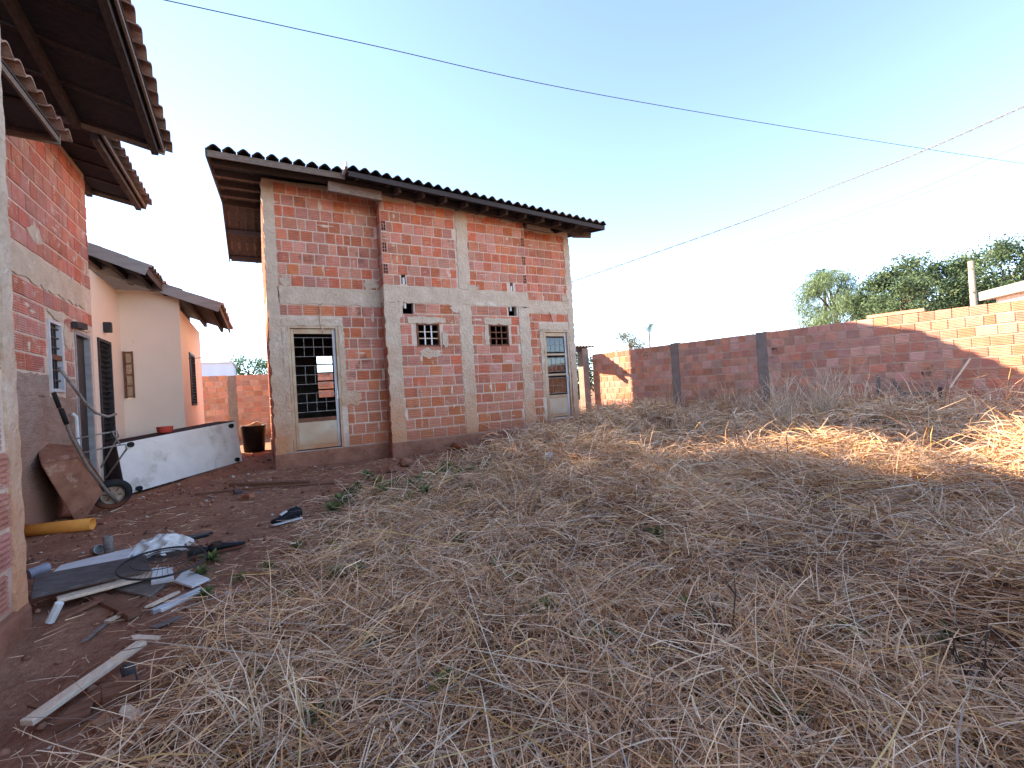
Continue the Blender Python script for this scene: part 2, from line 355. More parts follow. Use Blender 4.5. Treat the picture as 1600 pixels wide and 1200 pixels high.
g = bpy.data.objects.new('ground', np_mesh('ground', np.stack([fx, fy, fz], 1), F, m_ground, cc, True)); COL.objects.link(g); tag(g, kind='structure')

# ------------------------------------------------------------------ brick walls
def brick_mesh(name, m, ribs, bl=0.19, bh=0.188, dep=0.035):
    # ribbed hollow-clay brick face; local x along the wall, z up, -y outwards; origin at the lower left of the face
    prof = [(dep, 0.0), (0.0015, 0.0)]
    n = ribs
    for k in range(n):
        z0 = bh*(k+0.0)/n; h = bh/n
        prof += [(-0.006, z0+h*0.10), (-0.006, z0+h*0.62), (0.003, z0+h*0.72)]
    prof += [(0.0015, bh), (dep, bh)]
    q = MB(); a = len(prof)
    q.v = [(0.0, y, z) for y, z in prof]+[(bl, y, z) for y, z in prof]
    q.f = [(i, i+1, a+i+1, a+i) for i in range(a-1)]+[tuple(range(a))[::-1], tuple(a+i for i in range(a))]
    return q.mesh(name, m)
def brick_end_mesh(name, m, bw=0.09, bh=0.188, dep=0.12):
    # open end of a hollow brick: two by three square holes in a clay lattice
    q = MB(); t = 0.010; hs = (bh-4*t)/3; ws = (bw-3*t)/2
    for k in range(4): z = k*(hs+t); q.box(0, 0, z, bw, dep, z+t)
    for k in range(3):
        x = k*(ws+t)
        for j in range(3): z = t+j*(hs+t); q.box(x, 0, z, x+t, dep, z+hs)
    return q.mesh(name, m)
def openwall(P0, ang, L, z0, z1, th, openings):
    us = sorted(set([0.0, L]+[u for o in openings for u in (o[0], o[2])])); vs = sorted(set([z0, z1]+[v for o in openings for v in (o[1], o[3])]))
    us = [u for u in us if 0 <= u <= L]; vs = [v for v in vs if z0 <= v <= z1]
    ud = Vector((math.cos(ang), math.sin(ang), 0)); nd = Vector((math.sin(ang), -math.cos(ang), 0)); P = Vector((P0[0], P0[1], 0))
    q = MB(); X = len(us)-1; Z = len(vs)-1
    def solid(i, j):
        if i < 0 or j < 0 or i >= X or j >= Z: return False
        uc = (us[i]+us[i+1])/2; vc = (vs[j]+vs[j+1])/2
        return not any(o[0] < uc < o[2] and o[1] < vc < o[3] for o in openings)
    def pt(u, v, d): return P+ud*u-nd*d+Vector((0, 0, v))
    for i in range(X):
        for j in range(Z):
            if not solid(i, j): continue
            a, b, c, d = us[i], us[i+1], vs[j], vs[j+1]
            q.add([pt(a, c, 0), pt(b, c, 0), pt(b, d, 0), pt(a, d, 0)], [(0, 1, 2, 3)])
            q.add([pt(a, c, th), pt(b, c, th), pt(b, d, th), pt(a, d, th)], [(3, 2, 1, 0)])
            if not solid(i-1, j): q.add([pt(a, c, 0), pt(a, c, th), pt(a, d, th), pt(a, d, 0)], [(3, 2, 1, 0)])
            if not solid(i+1, j): q.add([pt(b, c, 0), pt(b, c, th), pt(b, d, th), pt(b, d, 0)], [(0, 1, 2, 3)])
            if not solid(i, j-1): q.add([pt(a, c, 0), pt(b, c, 0), pt(b, c, th), pt(a, c, th)], [(3, 2, 1, 0)])
            if not solid(i, j+1): q.add([pt(a, d, 0), pt(b, d, 0), pt(b, d, th), pt(a, d, th)], [(0, 1, 2, 3)])
    return q
class Bricks:
    def __init__(s, root, m, joined='brick_courses', limit=300, rib=(6, 5)):
        s.root = root; s.m = m; s.spec = []; s.joined = joined; s.limit = limit
        s.meshes = [brick_mesh('brick', m, r) for r in rib]
    def lay(s, part, P0, ang, L, z0, z1, excl=(), bl=0.19, ch=0.198, gap=0.022, proud=0.006, seed=0, jit=1.0, bond=0.5, umin=0.045):
        bl = bl-0.011
        rr = random.Random(seed); rows = int(round((z1-z0)/ch)); ch = (z1-z0)/max(rows, 1)
        ud = Vector((math.cos(ang), math.sin(ang), 0)); nd = Vector((math.sin(ang), -math.cos(ang), 0))
        for r in range(rows):
            va = z0+r*ch; vm = va+ch/2
            ex = sorted([(e[0], e[2]) for e in excl if e[1] < vm < e[3]]); iv = []; a = 0.0
            for (e0, e1) in ex:
                if e0 > a: iv.append((a, min(e0, L)))
                a = max(a, e1)
            if a < L: iv.append((a, L))
            u = -(bl+gap)*(bond if r % 2 else 0.0)-rr.random()*0.03
            while u < L:
                b = bl*rr.choice((1, 1, 1, 1, 1, 1.22, 0.88, 1, 1, 0.6)) if jit else bl
                for (a0, a1) in iv:
                    x0 = max(u, a0+gap*0.5); x1 = min(u+b, a1-gap*0.5)
                    if x1-x0 > umin:
                        P = Vector((P0[0], P0[1], 0))+ud*x0+nd*(proud+rr.uniform(-.003, .003)*jit)+Vector((0, 0, va+gap*0.5+rr.uniform(-.002, .002)*jit))
                        s.spec.append((part, P, ang+rr.uniform(-.006, .006)*jit, (x1-x0)/0.19, (ch-gap)/0.188, rr.randrange(len(s.meshes)), rr.uniform(-.006, .006)*jit))
                u += b+gap
    def finish(s, key=None):
        key = key or (lambda P: (P-CP).length)
        s.spec.sort(key=lambda q: key(q[1])); ro = wpos(s.root)
        for (part, P, ang, sx, sz, k, tl) in s.spec[:s.limit]:
            o = bpy.data.objects.new('brick', s.meshes[k]); COL.objects.link(o); o.parent = part
            o.location = P-ro; o.rotation_euler = (0, tl, ang); o.scale = (sx, 1, sz)
        if s.spec[s.limit:]:
            q = MB(); base = [[v.co.copy() for v in m.vertices] for m in s.meshes]; fs = [[tuple(p.vertices) for p in m.polygons] for m in s.meshes]
            for (part, P, ang, sx, sz, k, tl) in s.spec[s.limit:]:
                T = Matrix.Translation(P) @ Euler((0, tl, ang)).to_matrix().to_4x4() @ Matrix.Diagonal((sx, 1, sz, 1))
                q.add([T @ v for v in base[k]], fs[k])
            q.build(s.joined, s.m, s.root, kind='stuff')
def rough(P0, ang, u0, v0, u1, v1, proud=0.014, dep=0.06, jit=0.019, step=0.07, seed=0, blob=False):
    # cement slab on a wall face with an uneven outline
    rr = random.Random(seed*31+int(u0*97)+int(v0*131)); ud = Vector((math.cos(ang), math.sin(ang), 0)); nd = Vector((math.sin(ang), -math.cos(ang), 0)); P = Vector((P0[0], P0[1], 0))
    out = []
    if blob:
        n = 18; uc, vc, ru, rv = (u0+u1)/2, (v0+v1)/2, (u1-u0)/2, (v1-v0)/2
        out = [(uc+ru*math.cos(2*math.pi*k/n)*rr.uniform(.5, 1.15), vc+rv*math.sin(2*math.pi*k/n)*rr.uniform(.5, 1.15)) for k in range(n)]
    else:
        nu = max(1, int((u1-u0)/step)); nv = max(1, int((v1-v0)/step)); j = lambda: rr.uniform(-jit, jit)
        out += [(u0+(u1-u0)*k/nu, v0+j()) for k in range(nu)]; out += [(u1+j(), v0+(v1-v0)*k/nv) for k in range(nv)]
        out += [(u1-(u1-u0)*k/nu, v1+j()) for k in range(nu)]; out += [(u0+j(), v1-(v1-v0)*k/nv) for k in range(nv)]
    q = MB(); q.prism([P+ud*u+nd*proud+Vector((0, 0, v)) for u, v in out], -nd*dep); return q

def tile_mesh(name, m, wd=0.17, ln=0.42, amp=0.045, th=0.012):
    n = 9; pr = []
    for k in range(n):
        t = k/(n-1); pr.append((t*wd*1.06, amp*(0.5-0.5*math.cos(2*math.pi*t))**0.7))
    q = MB()
    for y in (0.0, ln):
        z = 0.0 if y == 0 else 0.0
        q.v += [(x, y, h+z) for x, h in pr]+[(x, y, h+z-th) for x, h in pr]
    a = n; b = 2*n
    for k in range(n-1):
        q.f += [(k, k+1, b+k+1, b+k), (a+k+1, a+k, b+a+k, b+a+k+1), (k+1, k, a+k, a+k+1), (b+k, b+k+1, b+a+k+1, b+a+k)]
    q.f += [(0, b, b+a, a), (n-1, a+n-1, b+a+n-1, b+n-1)]
    return q.mesh(name, m)
class Tiles:
    def __init__(s, root, part, m, wd=0.17, limit=300, joined='tile_courses', **kw):
        s.root = root; s.part = part; s.m = m; s.wd = wd; s.limit = limit; s.joined = joined; s.me = tile_mesh('roof_tile', m, wd, **kw); s.spec = []
    def lay(s, E, u, sl, L, D, seed=0, expo=0.33):
        rr = random.Random(seed); u = Vector(u).normalized(); sl = Vector(sl).normalized(); n = u.cross(sl).normalized()
        if n.z < 0: n = -n
        for r in range(int(math.ceil(D/expo))):
            for c in range(int(round(L/s.wd))):
                P = Vector(E)+u*(c*s.wd)+sl*(r*expo+rr.uniform(-.012, .012))+n*(0.018+rr.uniform(-.004, .004))
                rot = Matrix((u, sl, n)).transposed() @ Euler((R(-1.6)+rr.uniform(-.02, .02), rr.uniform(-.02, .02), rr.uniform(-.02, .02))).to_matrix()
                s.spec.append((P, rot))
    def finish(s):
        s.spec.sort(key=lambda q: (q[0]-CP).length); ro = wpos(s.root)
        for P, rot in s.spec[:s.limit]:
            o = bpy.data.objects.new('roof_tile', s.me); COL.objects.link(o); o.parent = s.part
            T = rot.to_4x4(); T.translation = P-ro; o.matrix_local = T
        if s.spec[s.limit:]:
            q = MB(); vs = [v.co.copy() for v in s.me.vertices]; fs = [tuple(p.vertices) for p in s.me.polygons]
            for P, rot in s.spec[s.limit:]: q.add([P+rot @ v for v in vs], fs)
            q.build(s.joined, s.m, s.root, kind='stuff')

# ================================================================== main brick house
H = empty('brick_house', (0.17, 8.54, 0), 'unfinished two-door brick house with a dark tiled roof in the middle', 'house')
YL, YC = 8.54, 8.24
XL, XA, XB, XR = 0.17, 2.05, 5.13, 6.54
ZT = 4.86
op_left = [(0.43-XL, 0.28, 1.25-XL, 2.45)]
op_right = [(5.66-XB, 0.40, 6.37-XB, 2.42)]
w1 = (2.61, 2.03, 3.07, 2.48); w2 = (4.14, 2.03, 4.60, 2.48)
h1 = (2.37, 2.65, 2.58, 2.87); h2 = (4.63, 2.67, 4.83, 2.87); s1 = (2.38, 3.21, 2.46, 3.40); s2 = (4.71, 3.20, 4.78, 3.38)
op_c = [(a-XA, b, c-XA, d) for a, b, c, d in (w1, w2, h1, h2, s1, s2)]
wallL = openwall((XL, YL), 0, XA-XL, 0.0, ZT+0.10, 0.12, op_left).build('wall', m_mortar, H)
wallC = openwall((XA, YC), 0, XB-XA, 0.0, ZT, 0.12, op_c).build('wall', m_mortar, H)
wallRt = openwall((XB, YL), 0, XR-XB, 0.0, ZT-0.10, 0.12, op_right).build('wall', m_mortar, H)
ret1 = openwall((XA+0.002, YL), -math.pi/2, YL-YC-0.002, 0.0, ZT, 0.118, []).build('wall', m_mortar, H)
ret2 = openwall((XB-0.002, YC+.002), math.pi/2, YL-YC-0.002, 0.0, ZT-.05, 0.118, []).build('wall', m_mortar, H)
YB = 12.9
# gable sides follow the roof
RZ = lambda y: (4.93+0.20*(y-7.8)) if y < 11.4 else (5.65-0.44*(y-11.4))
tilt = lambda x: -0.045*max(0, x-1.2)
for (x, nm, sx) in ((XL, 'wall', 1), (XR-0.12, 'wall', 1)):
    q = MB(); yy = [YL+0.002, 9.5, 10.5, 11.4, 12.2, YB]; pts = [(x, YL+.121, 0), (x, YB, 0)]+[(x, y, RZ(y)+tilt(x)-0.14) for y in yy[::-1]]
    pts[-1] = (x, YL+.121, RZ(YL)+tilt(x)-0.14)
    q.prism(pts, (0.12, 0, 0)); q.build('wall', m_mortar, H)
sidew = [o for o in bpy.data.objects if o.parent == H][-2]
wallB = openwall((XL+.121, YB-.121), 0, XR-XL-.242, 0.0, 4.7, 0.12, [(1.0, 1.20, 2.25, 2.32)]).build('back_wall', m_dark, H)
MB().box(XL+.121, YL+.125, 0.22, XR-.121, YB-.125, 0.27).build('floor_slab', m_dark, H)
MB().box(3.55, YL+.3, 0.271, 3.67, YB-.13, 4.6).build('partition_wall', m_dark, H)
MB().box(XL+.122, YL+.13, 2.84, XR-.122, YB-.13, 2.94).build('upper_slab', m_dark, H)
for (a, b, c, d) in ((1.0+XL+.121, 1.20, 2.25+XL+.121, 2.32),):
    wb = MB()
    for k in range(4): x = a+(c-a)*k/3; wb.box(x-.02, YB-.08, b, x+.02, YB-.05, d)
    for k in range(6): z = b+(d-b)*k/5; wb.box(a+.022, YB-.085, z-.018, c-.022, YB-.047, z+.018)
    wb.build('window', m_iron, H)
B = Bricks(H, m_brick)
CB = lambda P0x, cols: [(c[0]-P0x, c[1], c[2]-P0x, c[3]) for c in cols]
exL = CB(XL, [(0.17, 0, 0.335, 5), (0.36, 0.2, 1.335, 2.56), (0.0, 2.82, 3, 3.13)])
B.lay(wallL, (XL, YL), 0, XA-XL, 0.28, 2.82, exL, seed=1, bl=0.225); B.lay(wallL, (XL, YL), 0, XA-XL, 3.13, 4.93, exL, seed=2)
exC = CB(XA, [(2.05, .2, 2.30, 2.87), (3.50, .2, 3.76, 5), (4.88, .2, 5.13, 2.87), (2.52, 1.98, 3.14, 2.56), (4.07, 1.99, 4.66, 2.56), (2.35, 2.64, 2.6, 2.9), (4.6, 2.65, 4.85, 2.9), (2.36, 3.2, 2.48, 3.42), (4.69, 3.19, 4.80, 3.4), (2.05, 2.86, 5.2, 3.18), (1.9, 3.78, 2.15, 3.97), (1.9, 4.18, 2.15, 4.36), (1.9, 3.38, 2.15, 3.57), (5.03, 3.38, 5.2, 3.57), (5.03, 3.78, 5.2, 3.97), (5.03, 4.18, 5.2, 4.36)])
B.lay(wallC, (XA, YC), 0, XB-XA, 0.28, 2.86, exC, seed=3, bl=0.255); B.lay(wallC, (XA, YC), 0, XB-XA, 3.18, 4.76, exC, seed=4)
exR = CB(XB, [(6.40, 0, 6.6, 5), (5.58, 0.2, 6.5, 2.52), (5.1, 2.80, 6.6, 3.09)])
B.lay(wallRt, (XB, YL), 0, XR-XB, 0.30, 2.80, exR, seed=5, bl=0.225); B.lay(wallRt, (XB, YL), 0, XR-XB, 3.09, 4.67, exR, seed=6)
B.lay(ret1, (XA, YL), -math.pi/2, YL-YC, 0.28, 2.82, [(0, 2.86, 1, 3.18)], seed=7, bl=0.15); B.lay(ret1, (XA, YL), -math.pi/2, YL-YC, 3.16, 4.72, [], seed=8, bl=0.15)
B.lay(sidew, (XL, YB), -math.pi/2, YB-YL-.13, 0.28, 4.8, [(0, 2.85, 9, 3.13)], seed=9)
B.finish(lambda P: (P-CP).length+(30 if P.x < XL+.1 and P.y > YL+.1 else 0))
bem = brick_end_mesh('brick_end', m_brick)
for (x, zs) in ((XA+.004, (3.38, 3.78, 4.18)), (XB-.095, (3.38, 3.78, 4.18))):
    for z in zs:
        o = bpy.data.objects.new('brick_end', bem); COL.objects.link(o); o.parent = wallC; o.location = Vector((x, YC-.012, z))-wpos(H); o.scale = (1, 0.09, 1)
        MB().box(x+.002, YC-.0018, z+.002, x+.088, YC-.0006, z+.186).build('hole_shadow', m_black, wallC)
def slab(P0, a, *uv, part=H, m=m_conc, name='column', **kw): return rough(P0, a, *uv, **kw).build(name, m, part)
slab((0, YL), 0, XL-.012, 0.22, 0.335, 4.90, seed=1); slab((0, YL), 0, 0.335, 2.83, XA-.003, 3.125, name='beam', seed=2)
slab((0, YC), 0, XA-.012, 0.27, 2.30, 2.858, seed=3); slab((0, YC), 0, 3.50, 0.30, 3.76, 2.858, seed=4); slab((0, YC), 0, 3.53, 3.182, 3.78, 4.74, seed=14); slab((0, YC), 0, 4.88, 0.32, 5.14, 2.858, seed=5)
slab((0, YC), 0, XA-.012, 2.862, XB+.01, 3.178, name='beam', seed=6); slab((0, YL), 0, XB+.001, 2.80, 6.39, 3.085, name='beam', seed=7); slab((0, YL), 0, 6.395, 0.22, XR+.012, 4.62, seed=8)
slab((XA, YL), -math.pi/2, 0.002, 2.86, 0.296, 3.16, name='beam', seed=9); slab((XL, YB), -math.pi/2, 0.0, 2.86, 4.23, 3.12, name='beam', seed=10)
# cement patches round the openings
for (P, a, b, c, d, bl) in (((0, YL), 0.345, 2.452, 1.335, 2.56, 0), ((0, YL), 1.253, 1.0, 1.35, 2.448, 0), ((0, YL), 0.338, 0.29, 0.428, 2.448, 0), ((0, YC), 2.46, 2.485, 3.20, 2.60, 0), ((0, YC), 3.09, 2.0, 3.26, 2.35, 1), ((0, YC), 2.6, 1.80, 3.1, 2.015, 1), ((0, YC), 4.05, 2.485, 4.68, 2.61, 0), ((0, YC), 4.03, 2.06, 4.13, 2.44, 0),
        ((0, YL), 5.56, 2.425, 6.39, 2.56, 0), ((0, YL), 6.374, 0.42, 6.393, 2.42, 0), ((0, YL), 5.57, 0.9, 5.655, 2.42, 0), ((0, YL), 0.34, 3.12, 0.55, 3.33, 1), ((0, YL), 1.72, 3.10, 2.03, 3.36, 1), ((0, YC), 3.3, 2.66, 3.55, 2.92, 1), ((0, YC), 3.7, 3.1, 3.95, 3.30, 1), ((0, YL), 1.32, 0.95, 1.62, 1.30, 1), ((0, YL), 6.2, 3.07, 6.42, 3.28, 1), ((0, YC), 2.05, 4.74, 2.5, 4.86, 0), ((0, YC), 2.75, 4.72, 3.1, 4.84, 1), ((0, YC), 3.85, 4.66, 4.3, 4.83, 1), ((0, YC), 4.5, 4.64, 5.1, 4.8, 1), ((0, YL), .4, 4.86, 1.9, 4.99, 1), ((0, YL), 5.2, 4.63, 6.3, 4.76, 1), ((0, YC), 2.31, 2.58, 2.37, 2.9, 0)):
    rough(P, 0, a, b, c, d, proud=0.0175 if not bl else 0.019, jit=0.02, seed=int(a*100), blob=bool(bl), dep=0.05).build('cement_patch', m_conc, H)
def smears(root, P0, ang, L, z0, z1, n, seed, skip=()):
    rr = random.Random(seed); q = MB()
    for k in range(n):
        u_ = rr.uniform(.05, L-.08); z_ = rr.uniform(z0, z1); a = rr.uniform(.012, .04); b = rr.uniform(.04, .12)
        if rr.random() < .35: a, b = b*1.3, a*.7
        if any(e[0]-.08 < u_ < e[2]+.08 and e[1]-.1 < z_ < e[3]+.1 for e in skip): continue
        o = rough(P0, ang, u_-a, z_-b, u_+a, z_+b, proud=rr.uniform(.0095, .0135), dep=.012, seed=seed+k, blob=True); q.add(o.v, o.f)
    q.build('mortar_smears', m_mortar, root, kind='stuff')
opn = [(0.43, 0.2, 1.25, 2.5), (5.66, .2, 6.37, 2.5), w1, w2, h1, h2, s1, s2]
smears(H, (XL, YL), 0, XA-XL, .5, 4.8, 22, 500, CB(XL, opn)); smears(H, (XA, YC), 0, XB-XA, .5, 4.7, 44, 700, CB(XA, opn)); smears(H, (XB, YL), 0, XR-XB, .5, 4.6, 18, 900, CB(XB, opn))
# plinth
MB().box(XL-.035, YL-.035, -0.2, XA+.01, YL+.1, 0.262).build('plinth', m_plinth, H, bevel=0.02)
MB().box(XA-.04, YC-.045, -0.2, XB+.04, YC+.2, 0.275).build('plinth', m_plinth, H, bevel=0.02)
MB().box(XB+.042, YL-.05, -0.2, XR+.04, YL+.1, 0.36).build('plinth', m_plinth, H, bevel=0.02)
MB().box(XL-.034, YL+.102, -0.2, XL+.1, YB, 0.262).build('plinth', m_plinth, H)
# doors
def door(x0, x1, z0, z1, Y, panes, glass=False):
    f = MB(); t = 0.042
    f.box(x0, Y-.012, z0, x0+t, Y+.09, z1-.001); f.box(x1-t, Y-.012, z0, x1, Y+.09, z1-.001); f.box(x0+t+.001, Y-.0115, z1-t, x1-t-.001, Y+.09, z1-.002)
    fr = f.build('door_frame', m_frame, H, bevel=0.004)
    a, b = x0+t+.006, x1-t-.006; c, d = z0+.012, z1-t-.006; yy = Y+.03; sw = 0.048
    d_ = MB(); zp = z0+0.24*(z1-z0)
    d_.box(a, yy, c, a+sw, yy+.035, d); d_.box(a+sw+.001, yy+.001, d-.085, b-sw-.001, yy+.034, d-.001); d_.box(a+sw+.001, yy+.001, c+.001, b-sw-.001, yy+.034, c+.075)
    leaf = d_.build('door', m_frame, H, bevel=0.003)
    MB().box(b-sw, yy+.0005, c, b, yy+.0355, d).build('stile', m_stile, leaf, bevel=0.003)
    MB().box(a+sw+.001, yy+.0015, zp-.035, b-sw-.001, yy+.0335, zp+.035).build('rail', m_rust if not glass else m_frame, leaf, bevel=0.003)
    MB().box(a+sw+.001, yy+.012, c+.076, b-sw-.001, yy+.022, zp-.036).build('panel', m_panel, leaf)
    g0, g1, k0, k1 = a+sw+.001, b-sw-.001, zp+.036, d-.086
    for (fa, fb, rows) in panes:
        za, zb = k0+(k1-k0)*fa, k0+(k1-k0)*fb
        for r in range(rows+1):
            z = za+(zb-za)*r/rows; MB().box(g0, yy+.012, z-.004, g1, yy+.018, z+.004).build('grille_bar', m_bar, leaf)
        for k in range(3):
            x = g0+(g1-g0)*(k+1)/4; MB().box(x-.0035, yy+.0185, za, x+.0035, yy+.0235, zb).build('grille_bar', m_bar, leaf)
    MB().box(b-sw+.022, yy-.012, zp+.33, b-sw+.05, yy, zp+.49).build('lock_plate', m_zinc, leaf, bevel=0.003)
    MB().tube([(b-sw+.036, yy-.012, zp+.43), (b-sw+.036, yy-.04, zp+.43), (b-sw-.05, yy-.042, zp+.43)], 0.008, 6).build('handle', m_zinc, leaf)
    if glass:
        for (fa, fb, rows) in panes:
            za, zb = k0+(k1-k0)*fa, k0+(k1-k0)*fb; MB().box(g0, yy+.024, za-.01, g1, yy+.028, zb+.01).build('pane', m_glass, leaf)
        for fr_ in (0.345, 0.69):
            z = k0+(k1-k0)*fr_; MB().box(g0, yy+.002, z-.022, g1, yy+.032, z+.022).build('rail', m_frame, leaf)
door(0.432, 1.248, 0.285, 2.447, YL, [(0.07, 0.29, 2), (0.40, 0.62, 2), (0.73, 0.955, 2)])
door(5.662, 6.368, 0.405, 2.417, YL, [(0.03, 0.29, 2), (0.40, 0.63, 2), (0.74, 0.97, 2)], True)
# small barred windows
def small_window(q, mb):
    a, b, c, d = q; t = 0.035
    f = MB(); f.box(a, YC-.014, b, a+t, YC+.08, d); f.box(c-t, YC-.014, b, c, YC+.08, d); f.box(a+t+.001, YC-.0135, d-t, c-t-.001, YC+.08, d-.001); f.box(a+t+.001, YC-.0135, b+.001, c-t-.001, YC+.08, b+t)
    o = f.build('window', m_rust, H, bevel=0.003)
    for k in (1, 2):
        x = a+t+(c-a-2*t)*k/3; MB().box(x-.012, YC+.004, b+t, x+.012, YC+.022, d-t).build('window_bar', mb, o)
        z = b+t+(d-b-2*t)*k/3; MB().box(a+t, YC+.008, z-.010, c-t, YC+.026, z+.010).build('window_bar', m_rust if mb is m_rust else m_frame, o)
small_window(w1, m_white); small_window(w2, m_rust)
for (x, a, b) in ((2.425, 2.76, 2.88), (4.70, 2.78, 2.89), (2.425, 3.20, 3.34), (4.745, 3.19, 3.31)):
    MB().pipe((x, YC+.03, a), (x, YC+.03, b), 0.024, 0.02, 12).build('drain_pipe', m_white, H, smooth=False)
# wires hanging over the left door
MB().tube([(1.02, YL-.02, 2.86), (0.98, YL-.03, 2.80), (0.965, YL-.025, 2.66), (0.96, YL-.022, 2.5), (0.985, YL-.03, 2.40), (1.0, YL-.035, 2.33)], 0.009, 6).build('conduit', m_frame, H, smooth=True)
MB().tube([(5.87, YL-.02, 2.83), (5.89, YL-.035, 2.74), (5.93, YL-.03, 2.60)], 0.006, 5).build('conduit', m_rust, H)
# roof: battens and rafters, boards, tiles
roof = MB(); 
def rp(x, y, d=0.0): return Vector((x, y, RZ(y)+tilt(x)+d))
def strip(x0, x1, y0, y1, d0, d1):
    q = MB(); n = 6
    for k in range(n):
        a = x0+(x1-x0)*k/n; b = x0+(x1-x0)*(k+1)/n
        q.add([rp(a, y0, d0), rp(b, y0, d0), rp(b, y1, d0), rp(a, y1, d0), rp(a, y0, d1), rp(b, y0, d1), rp(b, y1, d1), rp(a, y1, d1)], [(0, 3, 2, 1), (4, 5, 6, 7), (0, 1, 5, 4), (2, 3, 7, 6)]+([(0, 4, 7, 3)] if k == 0 else [])+([(1, 2, 6, 5)] if k == n-1 else []))
    return q
X0, XG, X1 = -0.53, 1.40, 6.85
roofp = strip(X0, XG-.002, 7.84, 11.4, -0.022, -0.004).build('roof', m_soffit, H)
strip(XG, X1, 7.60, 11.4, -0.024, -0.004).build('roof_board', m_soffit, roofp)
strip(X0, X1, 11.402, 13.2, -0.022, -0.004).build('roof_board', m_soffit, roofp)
for y in (8.05, 8.75, 9.5, 10.3, 11.3, 12.2, 13.05):      # purlins that stick out past the gable
    q = MB(); q.add([], []); z0 = -0.135
    for (a, b) in ((X0+.03, 1.2), (1.2, X1-.25)):
        q.obox((rp(a, y, -.105)+rp(b, y, -.105))/2, (rp(b, y)-rp(a, y))/2, (0, .035, 0), (0, 0, .06))
    q.build('purlin', m_wood, roofp)
for k in range(15):     # rafters under the tiles with tails at the eave
    x = X0+0.06+k*(X1-X0-.12)/14; y0 = 7.66 if x > XG else 7.88
    q = MB(); a = rp(x, y0, -.036); b = rp(x, 11.35, -.036); q.bar(a, b, .05, .028); q.build('rafter', m_wood, roofp)
for k in range(10):     # short thick beam ends above the wall
    x = 2.3+k*0.43
    if x > 6.4: break
    a = rp(x, 7.72, -.10); b = rp(x, 8.9, -.10); MB().bar(a, b, .06, .10).build('beam_end', m_wood, roofp)
MB().bar(rp(1.15, 8.02, -.23), rp(2.04, 8.02, -.23), .09, .16).build('beam_end', m_wood_grey, roofp)
MB().bar(rp(5.14, 8.15, -.20), rp(5.75, 8.15, -.20), .09, .13).build('beam_end', m_wood_grey, roofp)
MB().bar(rp(6.5, 8.3, -.17), rp(6.80, 8.0, -.17), .09, .11).build('beam_end', m_wood_grey, roofp)
MB().bar(rp(X0, 7.825, -.055), rp(XG, 7.825, -.055), .022, .10).build('fascia', m_wood_grey, roofp)
for (a, b) in ((XG+.02, 4.2), (4.201, X1)): MB().bar(rp(a, 7.585, -.055), rp(b, 7.585, -.055), .022, .085).build('fascia', m_wood, roofp)
for (ya, yb) in ((7.80, 9.0), (9.003, 10.2), (10.203, 11.4), (11.403, 13.2)): MB().bar(rp(X0-.012, ya, -.045), rp(X0-.012, yb, -.045), .022, .12).build('verge_board', m_wood, roofp)
MB().bar(rp(X1+.012, 7.60, -.045), rp(X1+.012, 11.4, -.045), .022, .10).build('verge_board', m_wood, roofp)
T = Tiles(H, roofp, m_tile, 0.17, amp=0.062)
def lay_roof(x0, x1, y0, y1, seed):
    n = 5
    for k in range(n):
        a = x0+(x1-x0)*k/n; cnt = max(1, round((x1-x0)/n/0.17)); b = x0+(x1-x0)*(k+1)/n
        E = rp(a, y0, 0); u = rp(b, y0)-rp(a, y0); s = rp(a, y1)-rp(a, y0)
        T.wd = u.length/cnt; T.lay(E, u, s, u.length, s.length, seed+k)
lay_roof(X0, XG-.02, 7.76, 11.35, 10); lay_roof(XG, X1, 7.52, 11.35, 30); T.finish()
T2 = Tiles(H, roofp, m_tile, 0.17, limit=0, joined='rear_tile_courses')
E = rp(X1, 13.25); T2.lay(E, (-1, 0, 0.03), rp(0, 11.4)-rp(0, 13.25), X1-X0, 2.0, 99); T2.finish()
q = MB(); q.box(XG-.045, 7.50, RZ(7.5)+.02, XG+.005, 7.85, RZ(7.5)+.115); q.build('verge_cap', m_white, roofp, bevel=0.012)

# ================================================================== left house
G = empty('left_brick_house', (-2.1, 6.5, 0), 'tall brick house with deep dark eaves at the left edge', 'house')
XW, XP = -2.10, -1.17; YP = 3.42; YE = 8.58
opW = [(7.02-YP, 1.42, 7.42-YP, 2.26), (7.86-YP, 0.06, 8.45-YP, 2.25)]
wallW = openwall((XW, YP), math.pi/2, YE-YP, -0.3, 4.62, 0.14, opW).build('wall', m_mortar, G)
wallP = openwall((XP, -2.6), math.pi/2, YP+2.6, -0.3, 5.0, 0.14, []).build('wall', m_mortar, G)
openwall((XP-.141, YP-.003), math.pi, 0.82, -0.3, 4.9, 0.14, []).build('wall', m_mortar, G)
MB().box(-6.2, YE-.14, -.3, XW-.142, YE-.001, 4.8).build('end_wall', m_mortar, G)
MB().box(-6.2, -2.6, -.3, -6.06, YE-.142, 5.2).build('rear_wall', m_mortar, G)
MB().box(-6.05, 7.80, -.2, XW-.16, 7.84, 4.5).build('partition_wall', m_dark, G)
MB().box(-6.05, -2.5, -.2, XW-.16, YE-.15, .02).build('floor_slab', m_dark, G)
BL = Bricks(G, m_brick_left, rib=(7, 6))
exW = [(0, 2.58, 9, 2.93), (6.95-YP, 1.36, 7.50-YP, 2.33), (7.80-YP, 0, 8.6-YP, 2.34), (0, -1, 9, 1.62)]
BL.lay(wallW, (XW, YP), math.pi/2, YE-YP, 1.62, 2.58, exW, seed=21, bl=0.24); BL.lay(wallW, (XW, YP), math.pi/2, YE-YP, 2.93, 4.55, exW, seed=22, bl=0.24)
